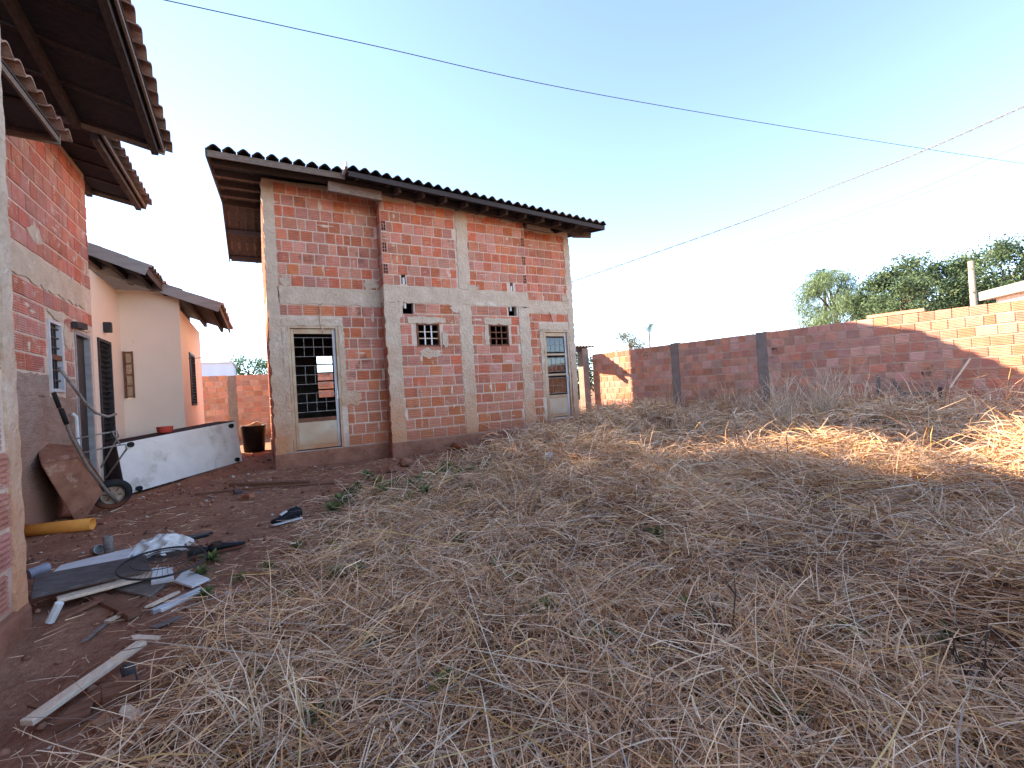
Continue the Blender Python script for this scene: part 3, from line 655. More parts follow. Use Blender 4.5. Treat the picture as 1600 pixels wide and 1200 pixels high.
BL.lay(wallP, (XP, 1.6), math.pi/2, YP-1.6-0.11, 0.16, 2.58, [], seed=23, bl=0.24); BL.lay(wallP, (XP, 1.6), math.pi/2, YP-1.6-.11, 2.9, 4.9, [], seed=24, bl=0.24)
BL.finish(lambda P: (P-CP).length+(8 if P.y < 2.6 else 0))
rough((XW, YP), math.pi/2, 0.02, -0.1, YE-YP-0.10, 1.61, proud=0.009, jit=0.02, seed=3)
# lower part of the recess wall is rough render, cut round the opening of door and window
for (a, b, c, d) in ((0.01, -0.15, 7.81-YP, 1.36), (0.011, 1.362, 6.96-YP, 1.60), (7.49-YP, 1.362, 7.80-YP, 1.605)):
    rough((XW, YP), math.pi/2, a, b, c, d, proud=0.010, jit=0.012, seed=4).build('render_coat', m_render, G)
rough((XW, YP), math.pi/2, 0.01, 2.60, YE-YP-.30, 2.90, jit=0.025, seed=5).build('beam', m_conc, G)
rough((XP, YP), math.pi/2, -0.11, 0.02, 0.012, 4.9, jit=0.014, seed=6).build('column', m_conc, G)
rough((XP, YP), math.pi/2, -1.8, 2.59, -0.138, 2.88, jit=0.02, seed=7).build('beam', m_conc, G)
rough((XP-.02, YP), math.pi, -.02, 0.02, 0.80, 4.8, proud=.012, jit=0.01, seed=8).build('render_coat', m_render, G)
MB().box(XP-.2, -2.6, -.35, XP+.03, YP+.03, 0.14).build('plinth', m_plinth, G, bevel=0.03)
for (a, b, c, d) in ((3.6, 2.28, 4.2, 2.42), (7.45-YP, 1.9, 7.75-YP, 2.3), (7.75-YP, 2.26, 8.55-YP, 2.36), (6.6-YP, 3.0, 7.0-YP, 3.3)):
    rough((XW, YP), math.pi/2, a, b, c, d, proud=0.016, jit=0.03, seed=9, blob=True).build('cement_patch', m_conc, G)
smears(G, (XW, YP), math.pi/2, YE-YP, 1.7, 4.5, 60, 1100, opW); smears(G, (XP, 1.6), math.pi/2, YP-1.6, .2, 4.5, 20, 1300)
# window with white frame
f = MB(); a, b, c, d = 7.02, 1.42, 7.42, 2.26; t = 0.035
f.box(XW-.06, a, b, XW+.018, a+t, d); f.box(XW-.06, c-t, b, XW+.018, c, d); f.box(XW-.06, a+t+.001, b+.001, XW+.03, c-t-.001, b+t); f.box(XW-.06, a+t+.001, d-t, XW+.017, c-t-.001, d-.001)
win = f.build('window', m_stile, G)
MB().box(XW-.05, a+t, 1.80, XW+.012, c-t, 1.86).build('window_rail', m_rust, win)
for k in range(1, 4):
    y = a+t+(c-a-2*t)*k/4; MB().box(XW-.03, y-.008, b+t, XW-.012, y+.008, d-t).build('window_bar', m_iron, win)
for z in (1.56, 1.68, 1.95, 2.07, 2.18): MB().box(XW-.034, a+t, z-.008, XW-.008, c-t, z+.008).build('window_bar', m_iron, win)
MB().box(XW-.055, a+t, b+t, XW-.051, c-t, d-t).build('pane', m_glass, win)
# doorway
f = MB(); f.box(XW-.08, 7.86, .05, XW+.012, 7.90, 2.25); f.box(XW-.08, 8.40, .05, XW+.014, 8.45, 2.25); f.box(XW-.08, 7.901, 2.20, XW+.013, 8.399, 2.249)
dfr = f.build('door_frame', m_fascia, G)
MB().box(XW-.07, 7.905, .08, XW-.045, 8.395, 2.19).build('door', m_iron, G)
MB().bar((XW+.05, 7.72, 2.30), (XW+.05, 8.12, 2.33), .05, .08).build('door_lintel', m_wood, G)
# roofs: near roof over the pillar bay, lower roof over the recess
def roof_left(xe, ze, y0, y1, tl, depth, slope, yref, ttl_limit, seed, name):
    def pz(x, y, d=0): return Vector((x, y, ze+slope*(xe-x)+tl*(yref-y)+d))
    q = MB(); x1 = xe-depth
    q.add([pz(xe, y0, -.024), pz(x1, y0, -.024), pz(x1, y1, -.024), pz(xe, y1, -.024), pz(xe, y0, -.004), pz(x1, y0, -.004), pz(x1, y1, -.004), pz(xe, y1, -.004)], [(0, 1, 2, 3), (7, 6, 5, 4), (0, 3, 7, 4), (1, 5, 6, 2), (0, 4, 5, 1), (3, 2, 6, 7)])
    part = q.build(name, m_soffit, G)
    for k in range(4): 
        x = xe-.10-k*depth/4.2; MB().bar(pz(x, y0+.02, -.10), pz(x, y1-.03, -.10), .07, .11).build('purlin', m_wood, part) if depth > 1 else None
    n = int((y1-y0)/0.55)
    for k in range(n+1):
        y = y0+.05+(y1-y0-.1)*k/n; MB().bar(pz(xe-.04, y, -.035), pz(x1, y, -.035), .05, .024).build('rafter', m_wood, part)
    MB().bar(pz(xe-.02, y0, -.045), pz(xe-.02, y1, -.045), .022, .07).build('fascia', m_wood_grey, part)
    MB().bar(pz(xe, y1-.012, -.05), pz(x1, y1-.012, -.05), .022, .10).build('verge_board', m_wood_grey, part)
    t = Tiles(G, part, m_tile_left, 0.205, limit=ttl_limit, amp=0.06, th=0.014, ln=0.44, joined='tile_courses')
    E = pz(xe+.07, y0); t.lay(E, pz(xe, y1)-pz(xe, y0), pz(x1, y0)-pz(xe, y0), (pz(xe, y1)-pz(xe, y0)).length, depth*1.03, seed); 
    t.spec = [q_ for q_ in t.spec]; t.finish(); return part
RA = roof_left(-0.90, 4.40, -2.6, 6.88, 0.15, 3.0, 0.22, 6.88, 150, 41, 'roof')
RB = roof_left(-1.50, 4.54, 6.98, 9.25, 0.0, 2.5, 0.22, 9.25, 60, 42, 'roof')
RC = roof_left(-1.62, 3.92, 3.6, 5.98, 0.0, 0.46, 0.05, 5.98, 26, 43, 'canopy')
# bent pipe leaning from the window, white stand pipe, cable on the pillar
MB().tube([(-1.96, 6.84, 1.67), (-1.95, 7.15, 1.50), (-1.94, 7.5, 1.30), (-1.92, 7.85, 1.15), (-1.86, 8.08, 1.09), (-1.80, 8.22, 1.12)], 0.018, 8).top('bent_pipe', m_bar, (-1.96, 6.84, 1.67), 'bent grey pipe hanging out of the left house window', 'pipe', smooth=True)
MB().tube([(-2.02, 7.62, 0.0), (-2.03, 7.55, 0.55), (-2.03, 7.52, 1.12), (-2.05, 7.47, 1.16)], 0.022, 8).top('water_pipe', m_white, (-2.02, 7.62, 0), 'white water pipe standing against the wall behind the wheelbarrow', 'pipe', smooth=True)

# ================================================================== cream house behind
K = empty('cream_house', (-2.1, 9.3, 0), 'low peach painted house with shutters behind the upturned bed', 'house')
xa, xb, ya, yb, yc = -2.10, -1.25, 8.62, 10.1, 13.1
openwall((xa, ya), math.pi/2, yb-ya, -.3, 3.25, .14, [(8.80-ya, .08, 9.45-ya, 2.28)]).build('wall', m_cream, K)
openwall((xa-.14, yb), 0, xb-xa+.14, -.3, 3.28, .14, [(0.16, 1.38, .30, 2.20)]).build('wall', m_cream, K)
openwall((xb-.001, yb+.001), math.pi/2, yc-yb, -.3, 2.98, .14, [(1.0, 1.20, 1.75, 2.28)]).build('wall', m_cream, K)
MB().box(-7, yc, -.3, xb-.002, yc+.14, 2.98).build('wall', m_cream, K)
def louvre(cy0, cy1, z0, z1, x, nm, n):
    f = MB(); t = .045; f.box(x-.05, cy0, z0, x+.02, cy0+t, z1); f.box(x-.05, cy1-t, z0, x+.02, cy1, z1); f.box(x-.05, cy0+t+.001, z1-t, x+.019, cy1-t-.001, z1-.001); f.box(x-.05, cy0+t+.001, z0+.001, x+.019, cy1-t-.001, z0+t)
    o = f.build(nm, m_iron, K)
    for k in range(n):
        z = z0+t+(z1-z0-2*t)*(k+.5)/n; MB().obox((x-.012, (cy0+cy1)/2, z), (0, (cy1-cy0)/2-t, 0), (.022, 0, .014), (.002, 0, -.003)).build('slat', m_iron, o)
    MB().box(x-.05, cy0+t, z0+t, x-.045, cy1-t, z1-t).build('backing', m_black, o)
louvre(8.80, 9.45, .08, 2.28, xa, 'door', 26); louvre(11.1, 11.85, 1.2, 2.28, xb, 'window', 16)
f = MB(); f.box(xa+.02, yb-.02, 1.38, xa+.045, yb+.05, 2.20); f.box(xa+.135, yb-.02, 1.38, xa+.16, yb+.05, 2.20); nw = f.build('window', m_rust, K)
for k in range(5): z = 1.39+k*.195; MB().box(xa+.046, yb-.01, z, xa+.134, yb+.03, z+.022).build('window_bar', m_rust, nw)
MB().box(xa+.046, yb+.035, 1.39, xa+.134, yb+.04, 2.19).build('pane', m_glass, nw)
MB().box(xa, 9.12, 2.40, xa+.10, 9.20, 2.56).build('wall_lamp', m_iron, K, bevel=.01)
def roof_cream(xe, ze, y0, y1, depth, slope):
    def pz(x, y, d=0): return Vector((x, y, ze+slope*(xe-x)+d))
    q = MB(); x1 = xe-depth
    q.add([pz(xe, y0, -.03), pz(x1, y0, -.03), pz(x1, y1, -.03), pz(xe, y1, -.03), pz(xe, y0), pz(x1, y0), pz(x1, y1), pz(xe, y1)], [(0, 1, 2, 3), (7, 6, 5, 4), (0, 3, 7, 4), (1, 5, 6, 2), (0, 4, 5, 1), (3, 2, 6, 7)])
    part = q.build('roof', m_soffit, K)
    MB().bar(pz(xe+.02, y0-.012, -.06), pz(x1, y0-.012, -.06), .022, .17).build('verge_board', m_fascia, part)
    MB().bar(pz(xe+.012, y0+.001, -.06), pz(xe+.012, y1, -.06), .02, .12).build('fascia', m_wood, part)
    for k in range(3): x = xe-.15-k*.33; MB().bar(pz(x, y0+.02, -.09), pz(x, y1-.02, -.09), .06, .10).build('purlin', m_wood, part)
    t = Tiles(K, part, m_tile_left, 0.2, limit=60, amp=.05); E = pz(xe+.06, y0); t.lay(E, (0, 1, 0), pz(x1, y0)-pz(xe, y0), y1-y0, depth, 7); t.finish()
roof_cream(-1.46, 3.36, 8.66, 10.3, 3.0, .40); roof_cream(-0.62, 3.04, 9.86, 13.0, 3.2, .37)

# ================================================================== boundary walls
u = Vector((0.19, -1, 0)).normalized(); angR = math.atan2(u.y, u.x)
P0 = Vector((9.34, 11.31, 0)); LR = 15.5; ZR = 2.08
WR = empty('boundary_wall', (9.34, 11.31, 0), 'long bare brick boundary wall along the right, sunlit at its near end', 'wall')
wbody = openwall((P0.x, P0.y), angR, LR, -.3, ZR-.02, .13, []).build('wall', m_mortar_wall, WR)
posts = (2.88, 5.10)
BR = Bricks(WR, m_brick_wall, rib=(6,))
BR.lay(wbody, P0, angR, LR, -.12, ZR, [(p-.11, -1, p+.11, 3) for p in posts], seed=51, bl=0.215, ch=.178, gap=.02, proud=.007)
BR.finish(lambda P: (P-Vector((10.4, 4.6, 1.3))).length)
for i, p in enumerate(posts):
    rough(P0, angR, p-.115, -.2, p+.115, ZR+.01, proud=.012, dep=.15, jit=.012, seed=60+i).build('post', m_conc_dark, WR)
    if i < 2:
        for du in (-.06, .06):
            b = P0+u*(p+du)-Vector((math.sin(angR), -math.cos(angR), 0))*.05; MB().tube([b+Vector((0, 0, ZR-.1)), b+Vector((.0, .0, ZR+.30))], .008, 6).build('rebar', m_rust, WR)
nrm = Vector((math.sin(angR), -math.cos(angR), 0))
for (a, b) in ((7.1, 7.95),):
    MB().obox(P0+u*((a+b)/2)-nrm*.06+Vector((0, 0, ZR+.035)), u*((b-a)/2), nrm*.06, (0, 0, .03)).build('loose_coping', m_brick_wall, WR)
# far end: gate post with a scrap of corrugated roof
GP = empty('gate_shelter', (9.2, 11.5, 0), 'dark gate post with a scrap of corrugated roof at the far end of the wall', 'shelter')
MB().box(9.02, 11.40, -.2, 9.26, 11.66, 2.28).build('post', m_conc_dark, GP)
n = 22; q = MB()
for k in range(n+1):
    x = 8.1+k*.062; z = 2.34+.022*math.cos(k*math.pi)
    q.v += [(x, 11.25, z), (x, 12.5, z+.03)]
q.f = [(2*k, 2*k+1, 2*k+3, 2*k+2) for k in range(n)]
o = q.build('roof_sheet', m_asb, GP); sm = o.modifiers.new('thick', 'SOLIDIFY'); sm.thickness = .012
MB().box(8.05, 11.5, 2.18, 9.3, 11.58, 2.30).build('beam', m_wood, GP)
# back boundary wall
WB = empty('rear_wall', (-1, 18, 0), 'red brick boundary wall at the back between the cream and the brick house', 'wall')
bw = openwall((-9, 18.0), 0, 21, -.3, 2.18, .13, []).build('wall', m_mortar_wall, WB)
BB = Bricks(WB, m_brick_wall, limit=300, rib=(5,))
BB.lay(bw, (-9, 18.0), 0, 21, -.1, 2.2, [(8.0, -1, 8.25, 3), (11.4, -1, 11.6, 3)], seed=71, bl=.25, ch=.2, proud=.01)
BB.finish(lambda P: abs(P.x+.4)*1.0)
rough((-9, 18.0), 0, 8.0, -.2, 8.25, 2.17, proud=.015, dep=.14, seed=72).build('post', m_conc_dark, WB)

# things beyond the walls
wb_ = empty('white_building', far(335, 590, 34), 'pale blue-white building beyond the rear brick wall', 'building'); wb_.location.z = 0
p = far(318, 590, 33); x0 = p.x; y0 = p.y
def fz_(x, y, dist): return far(x, y, dist).z
MB().box(x0-4, y0, -.3, far(362, 575, 33).x, y0+6, fz_(340, 567, 33)).build('wall', m_far_white, wb_)
MB().box(x0-4.1, y0-.1, fz_(340, 567, 33), far(362, 575, 33).x+.1, y0+6.1, fz_(340, 565, 33)+.02).build('parapet', m_white, wb_)
for k in range(2): x = x0+.45+k*1.2; MB().box(x, y0-.05, 2.2, x+.55, y0+.02, 3.0).build('window', m_asb, wb_)
rb_ = far(1560, 470, 16); rb2 = far(1690, 446, 13)
nr = empty('neighbour_roof', (rb_.x, rb_.y, 0), 'grey sloping roof showing above the wall beside the pole', 'roof')
dd = (rb2-rb_); dd.z = 0; dd = dd.normalized(); nn = Vector((dd.y, -dd.x, 0))
if nn.dot(rb_) < 0: nn = -nn
za = far(1530, 470, 16).z; pa = far(1530, 470, 16)
MB().add([pa, pa+dd*9, pa+dd*9+nn*5+Vector((0, 0, .0)), pa+nn*5, pa+Vector((0, 0, .30)), pa+dd*9+Vector((0, 0, .30)), pa+dd*9+nn*5+Vector((0, 0, .9)), pa+nn*5+Vector((0, 0, .9))], [(0, 3, 2, 1), (4, 5, 6, 7), (0, 1, 5, 4), (1, 2, 6, 5), (2, 3, 7, 6), (3, 0, 4, 7)]).build('roof_slab', m_fascia, nr)
MB().prism([Vector((pa.x, pa.y, -.2))+dd*.3+nn*.3, Vector((pa.x, pa.y, -.2))+dd*8.7+nn*.3, Vector((pa.x, pa.y, -.2))+dd*8.7+nn*4.7, Vector((pa.x, pa.y, -.2))+dd*.3+nn*4.7], (0, 0, pa.z+.2)).build('wall', m_cream, nr)
pp = far(1521, 468, 21); pt = far(1517, 408, 21)
MB().tube([(pp.x, pp.y, -.2), (pt.x*.5+pp.x*.5, pt.y*.5+pp.y*.5, pt.z)], [.17, .11], 10).top('utility_pole', m_pole, (pp.x, pp.y, -.2), 'pale concrete utility pole rising behind the right wall', 'pole', smooth=True)
def wire(name, pts, r, m, label, dists, twist=False, sag=0.0):
    P = [far(x, y, d) for (x, y), d in zip(pts, dists)]; out = []
    n = 36
    for k in range(n+1):      # piecewise quadratic through the points
        t = k/n*(len(P)-1); i = min(int(t), len(P)-2); f_ = t-i
        p0 = P[max(i-1, 0)]; p1 = P[i]; p2 = P[i+1]; p3 = P[min(i+2, len(P)-1)]
        out.append(0.5*((2*p1)+(p2-p0)*f_+(2*p0-5*p1+4*p2-p3)*f_*f_+(3*p1-p0-3*p2+p3)*f_**3))
    q = MB()
    if twist:
        fine = []
        for k in range(len(out)-1):
            for j in range(8): fine.append(out[k].lerp(out[k+1], j/8))
        for ph in (0, math.pi):
            q.tube([p+Vector((math.cos(k*.8+ph)*.5, math.sin(k*.8+ph)*.3, math.sin(k*.8+ph)))*r*1.3 for k, p in enumerate(fine)], r, 5)
    else: q.tube(out, r, 5)
    q.top(name, m, out[0], label, 'wire')
wire('overhead_wire', [(120, -30), (560, 66), (948, 150), (1442, 232), (1800, 285)], .009, m_wire, 'single dark wire crossing the whole sky above the house', (7, 9.5, 12, 17, 24))
wire('power_cable', [(860, 452), (1149, 351), (1294, 294), (1442, 236), (1720, 112)], .016, m_wire_pale, 'thick twisted cable sloping up to the upper right', (34, 25, 20, 16, 11), True)
wire('power_line', [(880, 487), (1150, 393), (1400, 310), (1720, 170)], .012, m_wire_pale, 'upper of the three faint thin wires below the twisted cable', (42, 36, 30, 24))
wire('power_line', [(880, 487), (1200, 388), (1450, 300), (1720, 205)], .012, m_wire_pale, 'middle of the three faint thin wires below the twisted cable', (44, 37, 31, 25))
wire('power_line', [(980, 487), (1200, 425), (1400, 360), (1720, 245)], .012, m_wire_pale, 'lowest of the three faint thin wires below the twisted cable', (44, 37, 31, 25))
wire('telephone_line', [(840, 496), (1000, 499), (1130, 496), (1260, 484), (1420, 462)], .012, m_wire, 'nearly level wire just above the boundary wall', (32, 33, 34, 35, 36))
wire('drop_wire', [(1530, 420), (1570, 365), (1640, 300)], .008, m_wire_pale, 'short thin wire rising from the utility pole', (21, 20, 18))
wire('yard_wire', [(196, 551), (300, 560), (405, 541)], .006, m_wire, 'thin wire slung between the cream house and the brick house', (8.7, 9.0, 8.2))

# ------------------------------------------------------------------ trees
def leaves(centres, n, sig, size, pal, seed, droop=0.0):
    r_ = np.random.default_rng(seed); c = np.asarray(centres)[r_.integers(0, len(centres), n)]
    d = r_.normal(0, 1, (n, 3)); p = c+d*np.asarray(sig)
    a = r_.normal(0, 1, (n, 3)); a[:, 2] -= droop; a /= np.linalg.norm(a, axis=1)[:, None]
    b = np.cross(a, r_.normal(0, 1, (n, 3))); b /= np.linalg.norm(b, axis=1)[:, None]
    L = size*r_.uniform(.6, 1.4, n)[:, None]; W = L*(.42 if droop < 1 else .12)
    V = np.stack([p-a*L*.5, p+b*W*.5, p+a*L*.5, p-b*W*.5], 1).reshape(-1, 3)
    F = np.arange(n*4).reshape(n, 4); pal = np.asarray(pal); col = pal[r_.integers(0, len(pal), n)]*r_.uniform(.75, 1.25, n)[:, None]
    return V, F, np.repeat(col, 4, 0)
def tree(name, base, top, spread, n, size, pal, label, seed, clumps=60, droop=0.0, sig=.35, squash=.75, lo=.35, trunk=.18, group=None):
    rr = random.Random(seed); b = Vector(base); Ht = top-b.z
    root = empty(name, b, label, 'tree', group); q = MB(); cs = []
    q.tube([b, b+Vector((rr.uniform(-.2, .2), rr.uniform(-.2, .2), Ht*.35)), b+Vector((rr.uniform(-.3, .3), rr.uniform(-.3, .3), Ht*.6)), b+Vector((0, 0, Ht*.85))], [trunk, trunk*.8, trunk*.5, trunk*.15], 8)
    for k in range(clumps):
        th = rr.uniform(0, 2*math.pi); h = rr.uniform(lo, 1.0); e = math.sqrt(max(0, 1-((h-(lo+1)/2)/((1-lo)/2))**2))
        rad = spread*(e*.85+.1)*math.sqrt(rr.uniform(.15, 1)); c = b+Vector((math.cos(th)*rad, math.sin(th)*rad, Ht*h*.97+rr.uniform(-.2, .2))); cs.append(tuple(c))
        if k % 3 == 0:
            s_ = b+Vector((0, 0, Ht*max(.25, h-.25))); m_ = s_.lerp(c, .5)+Vector((0, 0, .15)); q.tube([s_, m_, c], [trunk*.35, trunk*.2, .015], 5)
    q.build('trunk', m_bark, root)
    V, F_, C_ = leaves(cs, n, (sig, sig, sig*squash), size, pal, seed, droop)
    o = bpy.data.objects.new('crown', np_mesh('crown', V-np.array(b), F_, m_leaf, C_)); COL.objects.link(o); o.parent = root
G1 = [(.075, .115, .06), (.095, .14, .07), (.055, .085, .05), (.12, .16, .09)]
G2 = [(.15, .21, .11), (.19, .25, .14), (.12, .165, .09)]
def gp(x, y, d): p = far(x, y, d); return (p.x, p.y, 0)
def topz(x, y, d): return far(x, y, d).z
tree('leafy_tree', gp(1440, 480, 26), topz(1440, 405, 26), 3.1, 26000, .19, G1, 'dark green bushy tree behind the right wall, left of the pole', 1, clumps=90, sig=.38, lo=.3)
tree('leafy_tree', gp(1580, 480, 29), topz(1575, 384, 29), 4.2, 30000, .2, G1, 'tall dark green tree behind the pole at the right edge', 2, clumps=80, sig=.40, lo=.3)
tree('leafy_tree', gp(1410, 480, 23), topz(1410, 440, 23), 1.6, 9000, .16, G1, 'low dark green tree crown just above the wall, left of the bushy one', 3, clumps=40, sig=.28, lo=.3)
tree('feathery_tree', gp(1300, 480, 30), topz(1295, 428, 30), 2.2, 34000, .24, G2, 'light green feathery tree behind the middle of the right wall', 4, clumps=70, droop=1.5, sig=.35, lo=.3)
tree('feathery_tree', gp(1345, 490, 34), topz(1345, 462, 34), 1.7, 12000, .22, G2, 'faint low airy tree right of the feathery tree', 5, clumps=40, droop=1.2, sig=.35, lo=.3)
tree('thin_tree', gp(985, 540, 60), topz(985, 516, 60), 2.2, 2200, .28, [(.12, .13, .10), (.16, .16, .12)], 'sparse far tree at the left of the far palm', 6, clumps=40, sig=.35, lo=.3)
tree('round_tree', gp(388, 590, 40), topz(388, 557, 40), 2.6, 9000, .2, [(.06, .12, .05), (.08, .15, .06)], 'green tree beyond the rear wall near the white building', 7, clumps=50, sig=.4, lo=.3)
tree('street_tree', gp(903, 590, 34), topz(903, 548, 34), 1.6, 6000, .18, [(.04, .08, .05), (.06, .10, .06)], 'dark shrub tree seen in the gap beside the far gate post', 8, clumps=40, sig=.3, lo=.1)
def palm(base, top, label, seed, nf=22, ln=1.7):
    rr = random.Random(seed); b = Vector(base); root = empty('palm_tree', b, label, 'tree'); q = MB(); q.tube([b, (b.x, b.y, top-.6)], [.13, .09], 8); q.build('trunk', m_bark, root)
    V = []; F_ = []
    for k in range(nf):
        th = 2*math.pi*k/nf+rr.uniform(-.2, .2); el = rr.uniform(.1, 1.2); o = Vector((b.x, b.y, top-.6)); d = Vector((math.cos(th)*math.cos(el), math.sin(th)*math.cos(el), math.sin(el)))
        pts = []
        for j in range(9): t = j/8; pts.append(o+d*ln*t+Vector((0, 0, -.75*t*t*ln*.7)))
        sd = d.cross(Vector((0, 0, 1))).normalized()
        for j in range(1, 9):
            for s_ in (-1, 1):
                for h in (0, .5):
                    p = pts[j-1].lerp(pts[j], h); tip = p+sd*s_*.42*math.sin(math.pi*min(1, (j+h)/9+.12))+Vector((0, 0, -.16))+d*.12; i = len(V)
                    V += [tuple(p-b), tuple(p+d*.05-b), tuple(tip-b)]; F_.append((i, i+1, i+2))
    C_ = np.tile(np.array([[.085, .125, .06]]), (len(V), 1)); o = bpy.data.objects.new('crown', np_mesh('crown', V, F_, m_leaf, C_)); COL.objects.link(o); o.parent = root
tree('added_shade_tree', (-6.3, 12.9, 0), 8.4, 1.7, 9000, .17, G1, 'unseen tree added behind the left brick house to shade the yard', 9, clumps=70, sig=.4, lo=.5)  # added out of view so its crown narrows the sunlit band on the straw
palm(gp(1016, 545, 62), topz(1018, 510, 62), 'small far palm tree above the far end of the right wall', 3, ln=2.4)
palm(gp(1290, 480, 32), topz(1290, 424, 32), 'drooping palm crown on top of the feathery tree', 4, nf=34, ln=1.9)

# ------------------------------------------------------------------ things in the yard
def at(x, y, z=None):
    p = onz(x, y, 0.0)
    for _ in range(4): p = onz(x, y, gzf(p.x, p.y))
    return p
# upturned bed base
bn, bf = Vector((-1.84, 8.65, -.10)), Vector((-.37, 9.98, .07))
ld = (bf-bn); LB = ld.length; ld.normalize(); bk = Vector((-ld.y, ld.x, 0)).normalized(); hv = (Vector((0, 0, 1))-ld*ld.z+bk*.06).normalized()
BD = empty('bed_base', bn, 'upturned bed base with white lining and brown sides', 'bed')
q = MB(); q.obox(bn+ld*LB/2+bk*.26+hv*.395, ld*LB/2, bk*.25, hv*.395); q.build('frame', m_bedside, BD, bevel=.02)
q = MB(); nu, nv = 60, 26
for j in range(nv+1):
    for i in range(nu+1):
        a, b = i/nu, j/nv; wv = .010*math.sin(a*31+b*7)*math.sin(b*9)*fbm(np.array([a*9]), np.array([b*5]), 3)[0]+.014*(fbm(np.array([a*14]), np.array([b*7]), 4)[0]-.5)
        e = min(a, 1-a, b*.6, (1-b)*.6); wv *= min(1, e*9)
        if abs(a-.42) < .006 or abs(a-.66) < .006: wv += .004
        q.v.append(tuple(bn+ld*LB*(a*.985+.0075)+hv*.79*(b*.97+.015)-bk*(.002-wv)))
q.f = [(j*(nu+1)+i, j*(nu+1)+i+1, (j+1)*(nu+1)+i+1, (j+1)*(nu+1)+i) for j in range(nv) for i in range(nu)]
q.build('lining', m_fabric, BD, smooth=True)
for (a, b) in ((.09, .07), (.09, .93), (.93, .09), (.93, .90)): c = bn+ld*LB*a+hv*.79*b-bk*.001; MB().lathe(c, [(0, -.0), (.035, 0), (.042, .05), (.034, .055), (0, .055)], 14, -bk).build('foot', m_black, BD, smooth=False)
c = bn+ld*LB*.40+hv*.795+bk*.13
bt = [(.0, 0), (.085, 0), (.105, .03), (.115, .10), (.118, .105), (.108, .098), (.098, .03), (.08, .012), (0, .012)]
MB().lathe(c, bt, 22).top('bowl', m_red, c, 'red plastic bowl standing on the upturned bed', 'bowl', smooth=True)
bc = at(402, 698); bc.y = 12.6; bc.x = -.22; bc.z = gzf(-.22, 12.6)
BN = empty('black_bin', bc, 'black bin filled with pale rubbish beside the brick house corner', 'bin')
MB().lathe(bc, [(0, .01), (.22, .01), (.27, .62), (.28, .64), (.265, .64), (.21, .05), (0, .05)], 24).build('bin_body', m_black, BN, smooth=True)
q = MB()
for k in range(14): q.obox(bc+Vector((random.uniform(-.14, .14), random.uniform(-.14, .14), .60+random.uniform(0, .09))), (random.uniform(.04, .09), .02, .01), (0, random.uniform(.04, .09), 0), (.01, 0, random.uniform(.02, .05)))
q.build('rubbish', m_stalk, BN)
# wheelbarrow leaning on its nose
wc = Vector((-1.60, 6.98, 0)); wc.z = gzf(wc.x, wc.y)
rv = Vector((-.26, -.42, .87)).normalized(); av = Vector((.23, -.97, 0)); av = (av-rv*av.dot(rv)).normalized(); nv_ = rv.cross(av).normalized()
if nv_.x < 0: nv_ = -nv_
WBR = empty('wheelbarrow', wc, 'rusty wheelbarrow stood on its nose against the left house wall', 'wheelbarrow')
ax0 = wc+Vector((0, 0, .185))
def L3(r, a, n): return ax0+rv*r+av*a+nv_*n
prof = []
for k in range(13): t = 2*math.pi*k/12; prof.append((.145+.042*math.cos(t), .042*math.sin(t)))
whl = MB().lathe(ax0, prof, 28, av).build('wheel', m_rubber, WBR, smooth=True)
MB().lathe(ax0, [(.0, .03), (.03, .032), (.035, .012), (.095, .010), (.11, .03), (.112, -.03), (.095, -.012), (.035, -.012), (.03, -.032), (0, -.03)], 24, av).build('rim', mat('rim_paint', (.42, .33, .25), (.26, .16, .11), ns=14, bump=.3), whl)
for k in range(6):
    t = k*math.pi/3; d1 = rv*math.cos(t)+nv_*math.sin(t); MB().obox(ax0+d1*.07, d1*.02, d1.cross(av)*.009, av*.014).build('rim_hole', m_rust, whl)
for sgn in (-1, 1):
    MB().tube([L3(-.10, sgn*.05, .0), L3(.12, sgn*.10, -.02), L3(.55, sgn*.20, -.03), L3(.95, sgn*.26, .0), L3(1.25, sgn*.29, .05)], .017, 8).build('handle', m_wood_grey if sgn > 0 else m_rust, WBR, smooth=True)
    MB().tube([L3(1.1, sgn*.278, .025), L3(1.27, sgn*.292, .053)], .022, 8).build('grip', m_rubber, WBR, smooth=True)
    MB().tube([L3(.72, sgn*.22, -.02), L3(.66, sgn*.22, .22), L3(.62, sgn*.22, .34), L3(.56, sgn*.22, .33), L3(.30, sgn*.15, .04)], .010, 6).build('leg', m_bar, WBR, smooth=True)
MB().tube([L3(.64, -.22, .30), L3(.64, .22, .30)], .009, 6).build('brace', m_bar, WBR)
MB().tube([L3(-.10, -.06, 0), L3(-.10, .06, 0)], .012, 6).build('axle_guard', m_rust, WBR)
pan_o = [L3(.16, -.17, -.05), L3(.16, .17, -.05), L3(.66, .20, -.05), L3(.66, -.20, -.05)]; pan_t = [L3(-.04, -.30, -.36), L3(-.04, .30, -.36), L3(.80, .33, -.30), L3(.80, -.33, -.30)]
q = MB(); q.v = [tuple(p) for p in pan_o+pan_t]; q.f = [(0, 1, 2, 3)]+[(i, (i+1) % 4, 4+(i+1) % 4, 4+i) for i in range(4)]
pan = q.build('pan', m_barrow, WBR); s_ = pan.modifiers.new('thick', 'SOLIDIFY'); s_.thickness = .004; b_ = pan.modifiers.new('bevel', 'BEVEL'); b_.width = .035; b_.segments = 3
MB().tube(pan_t+[pan_t[0]], .010, 6).build('pan_rim', m_barrow, WBR)

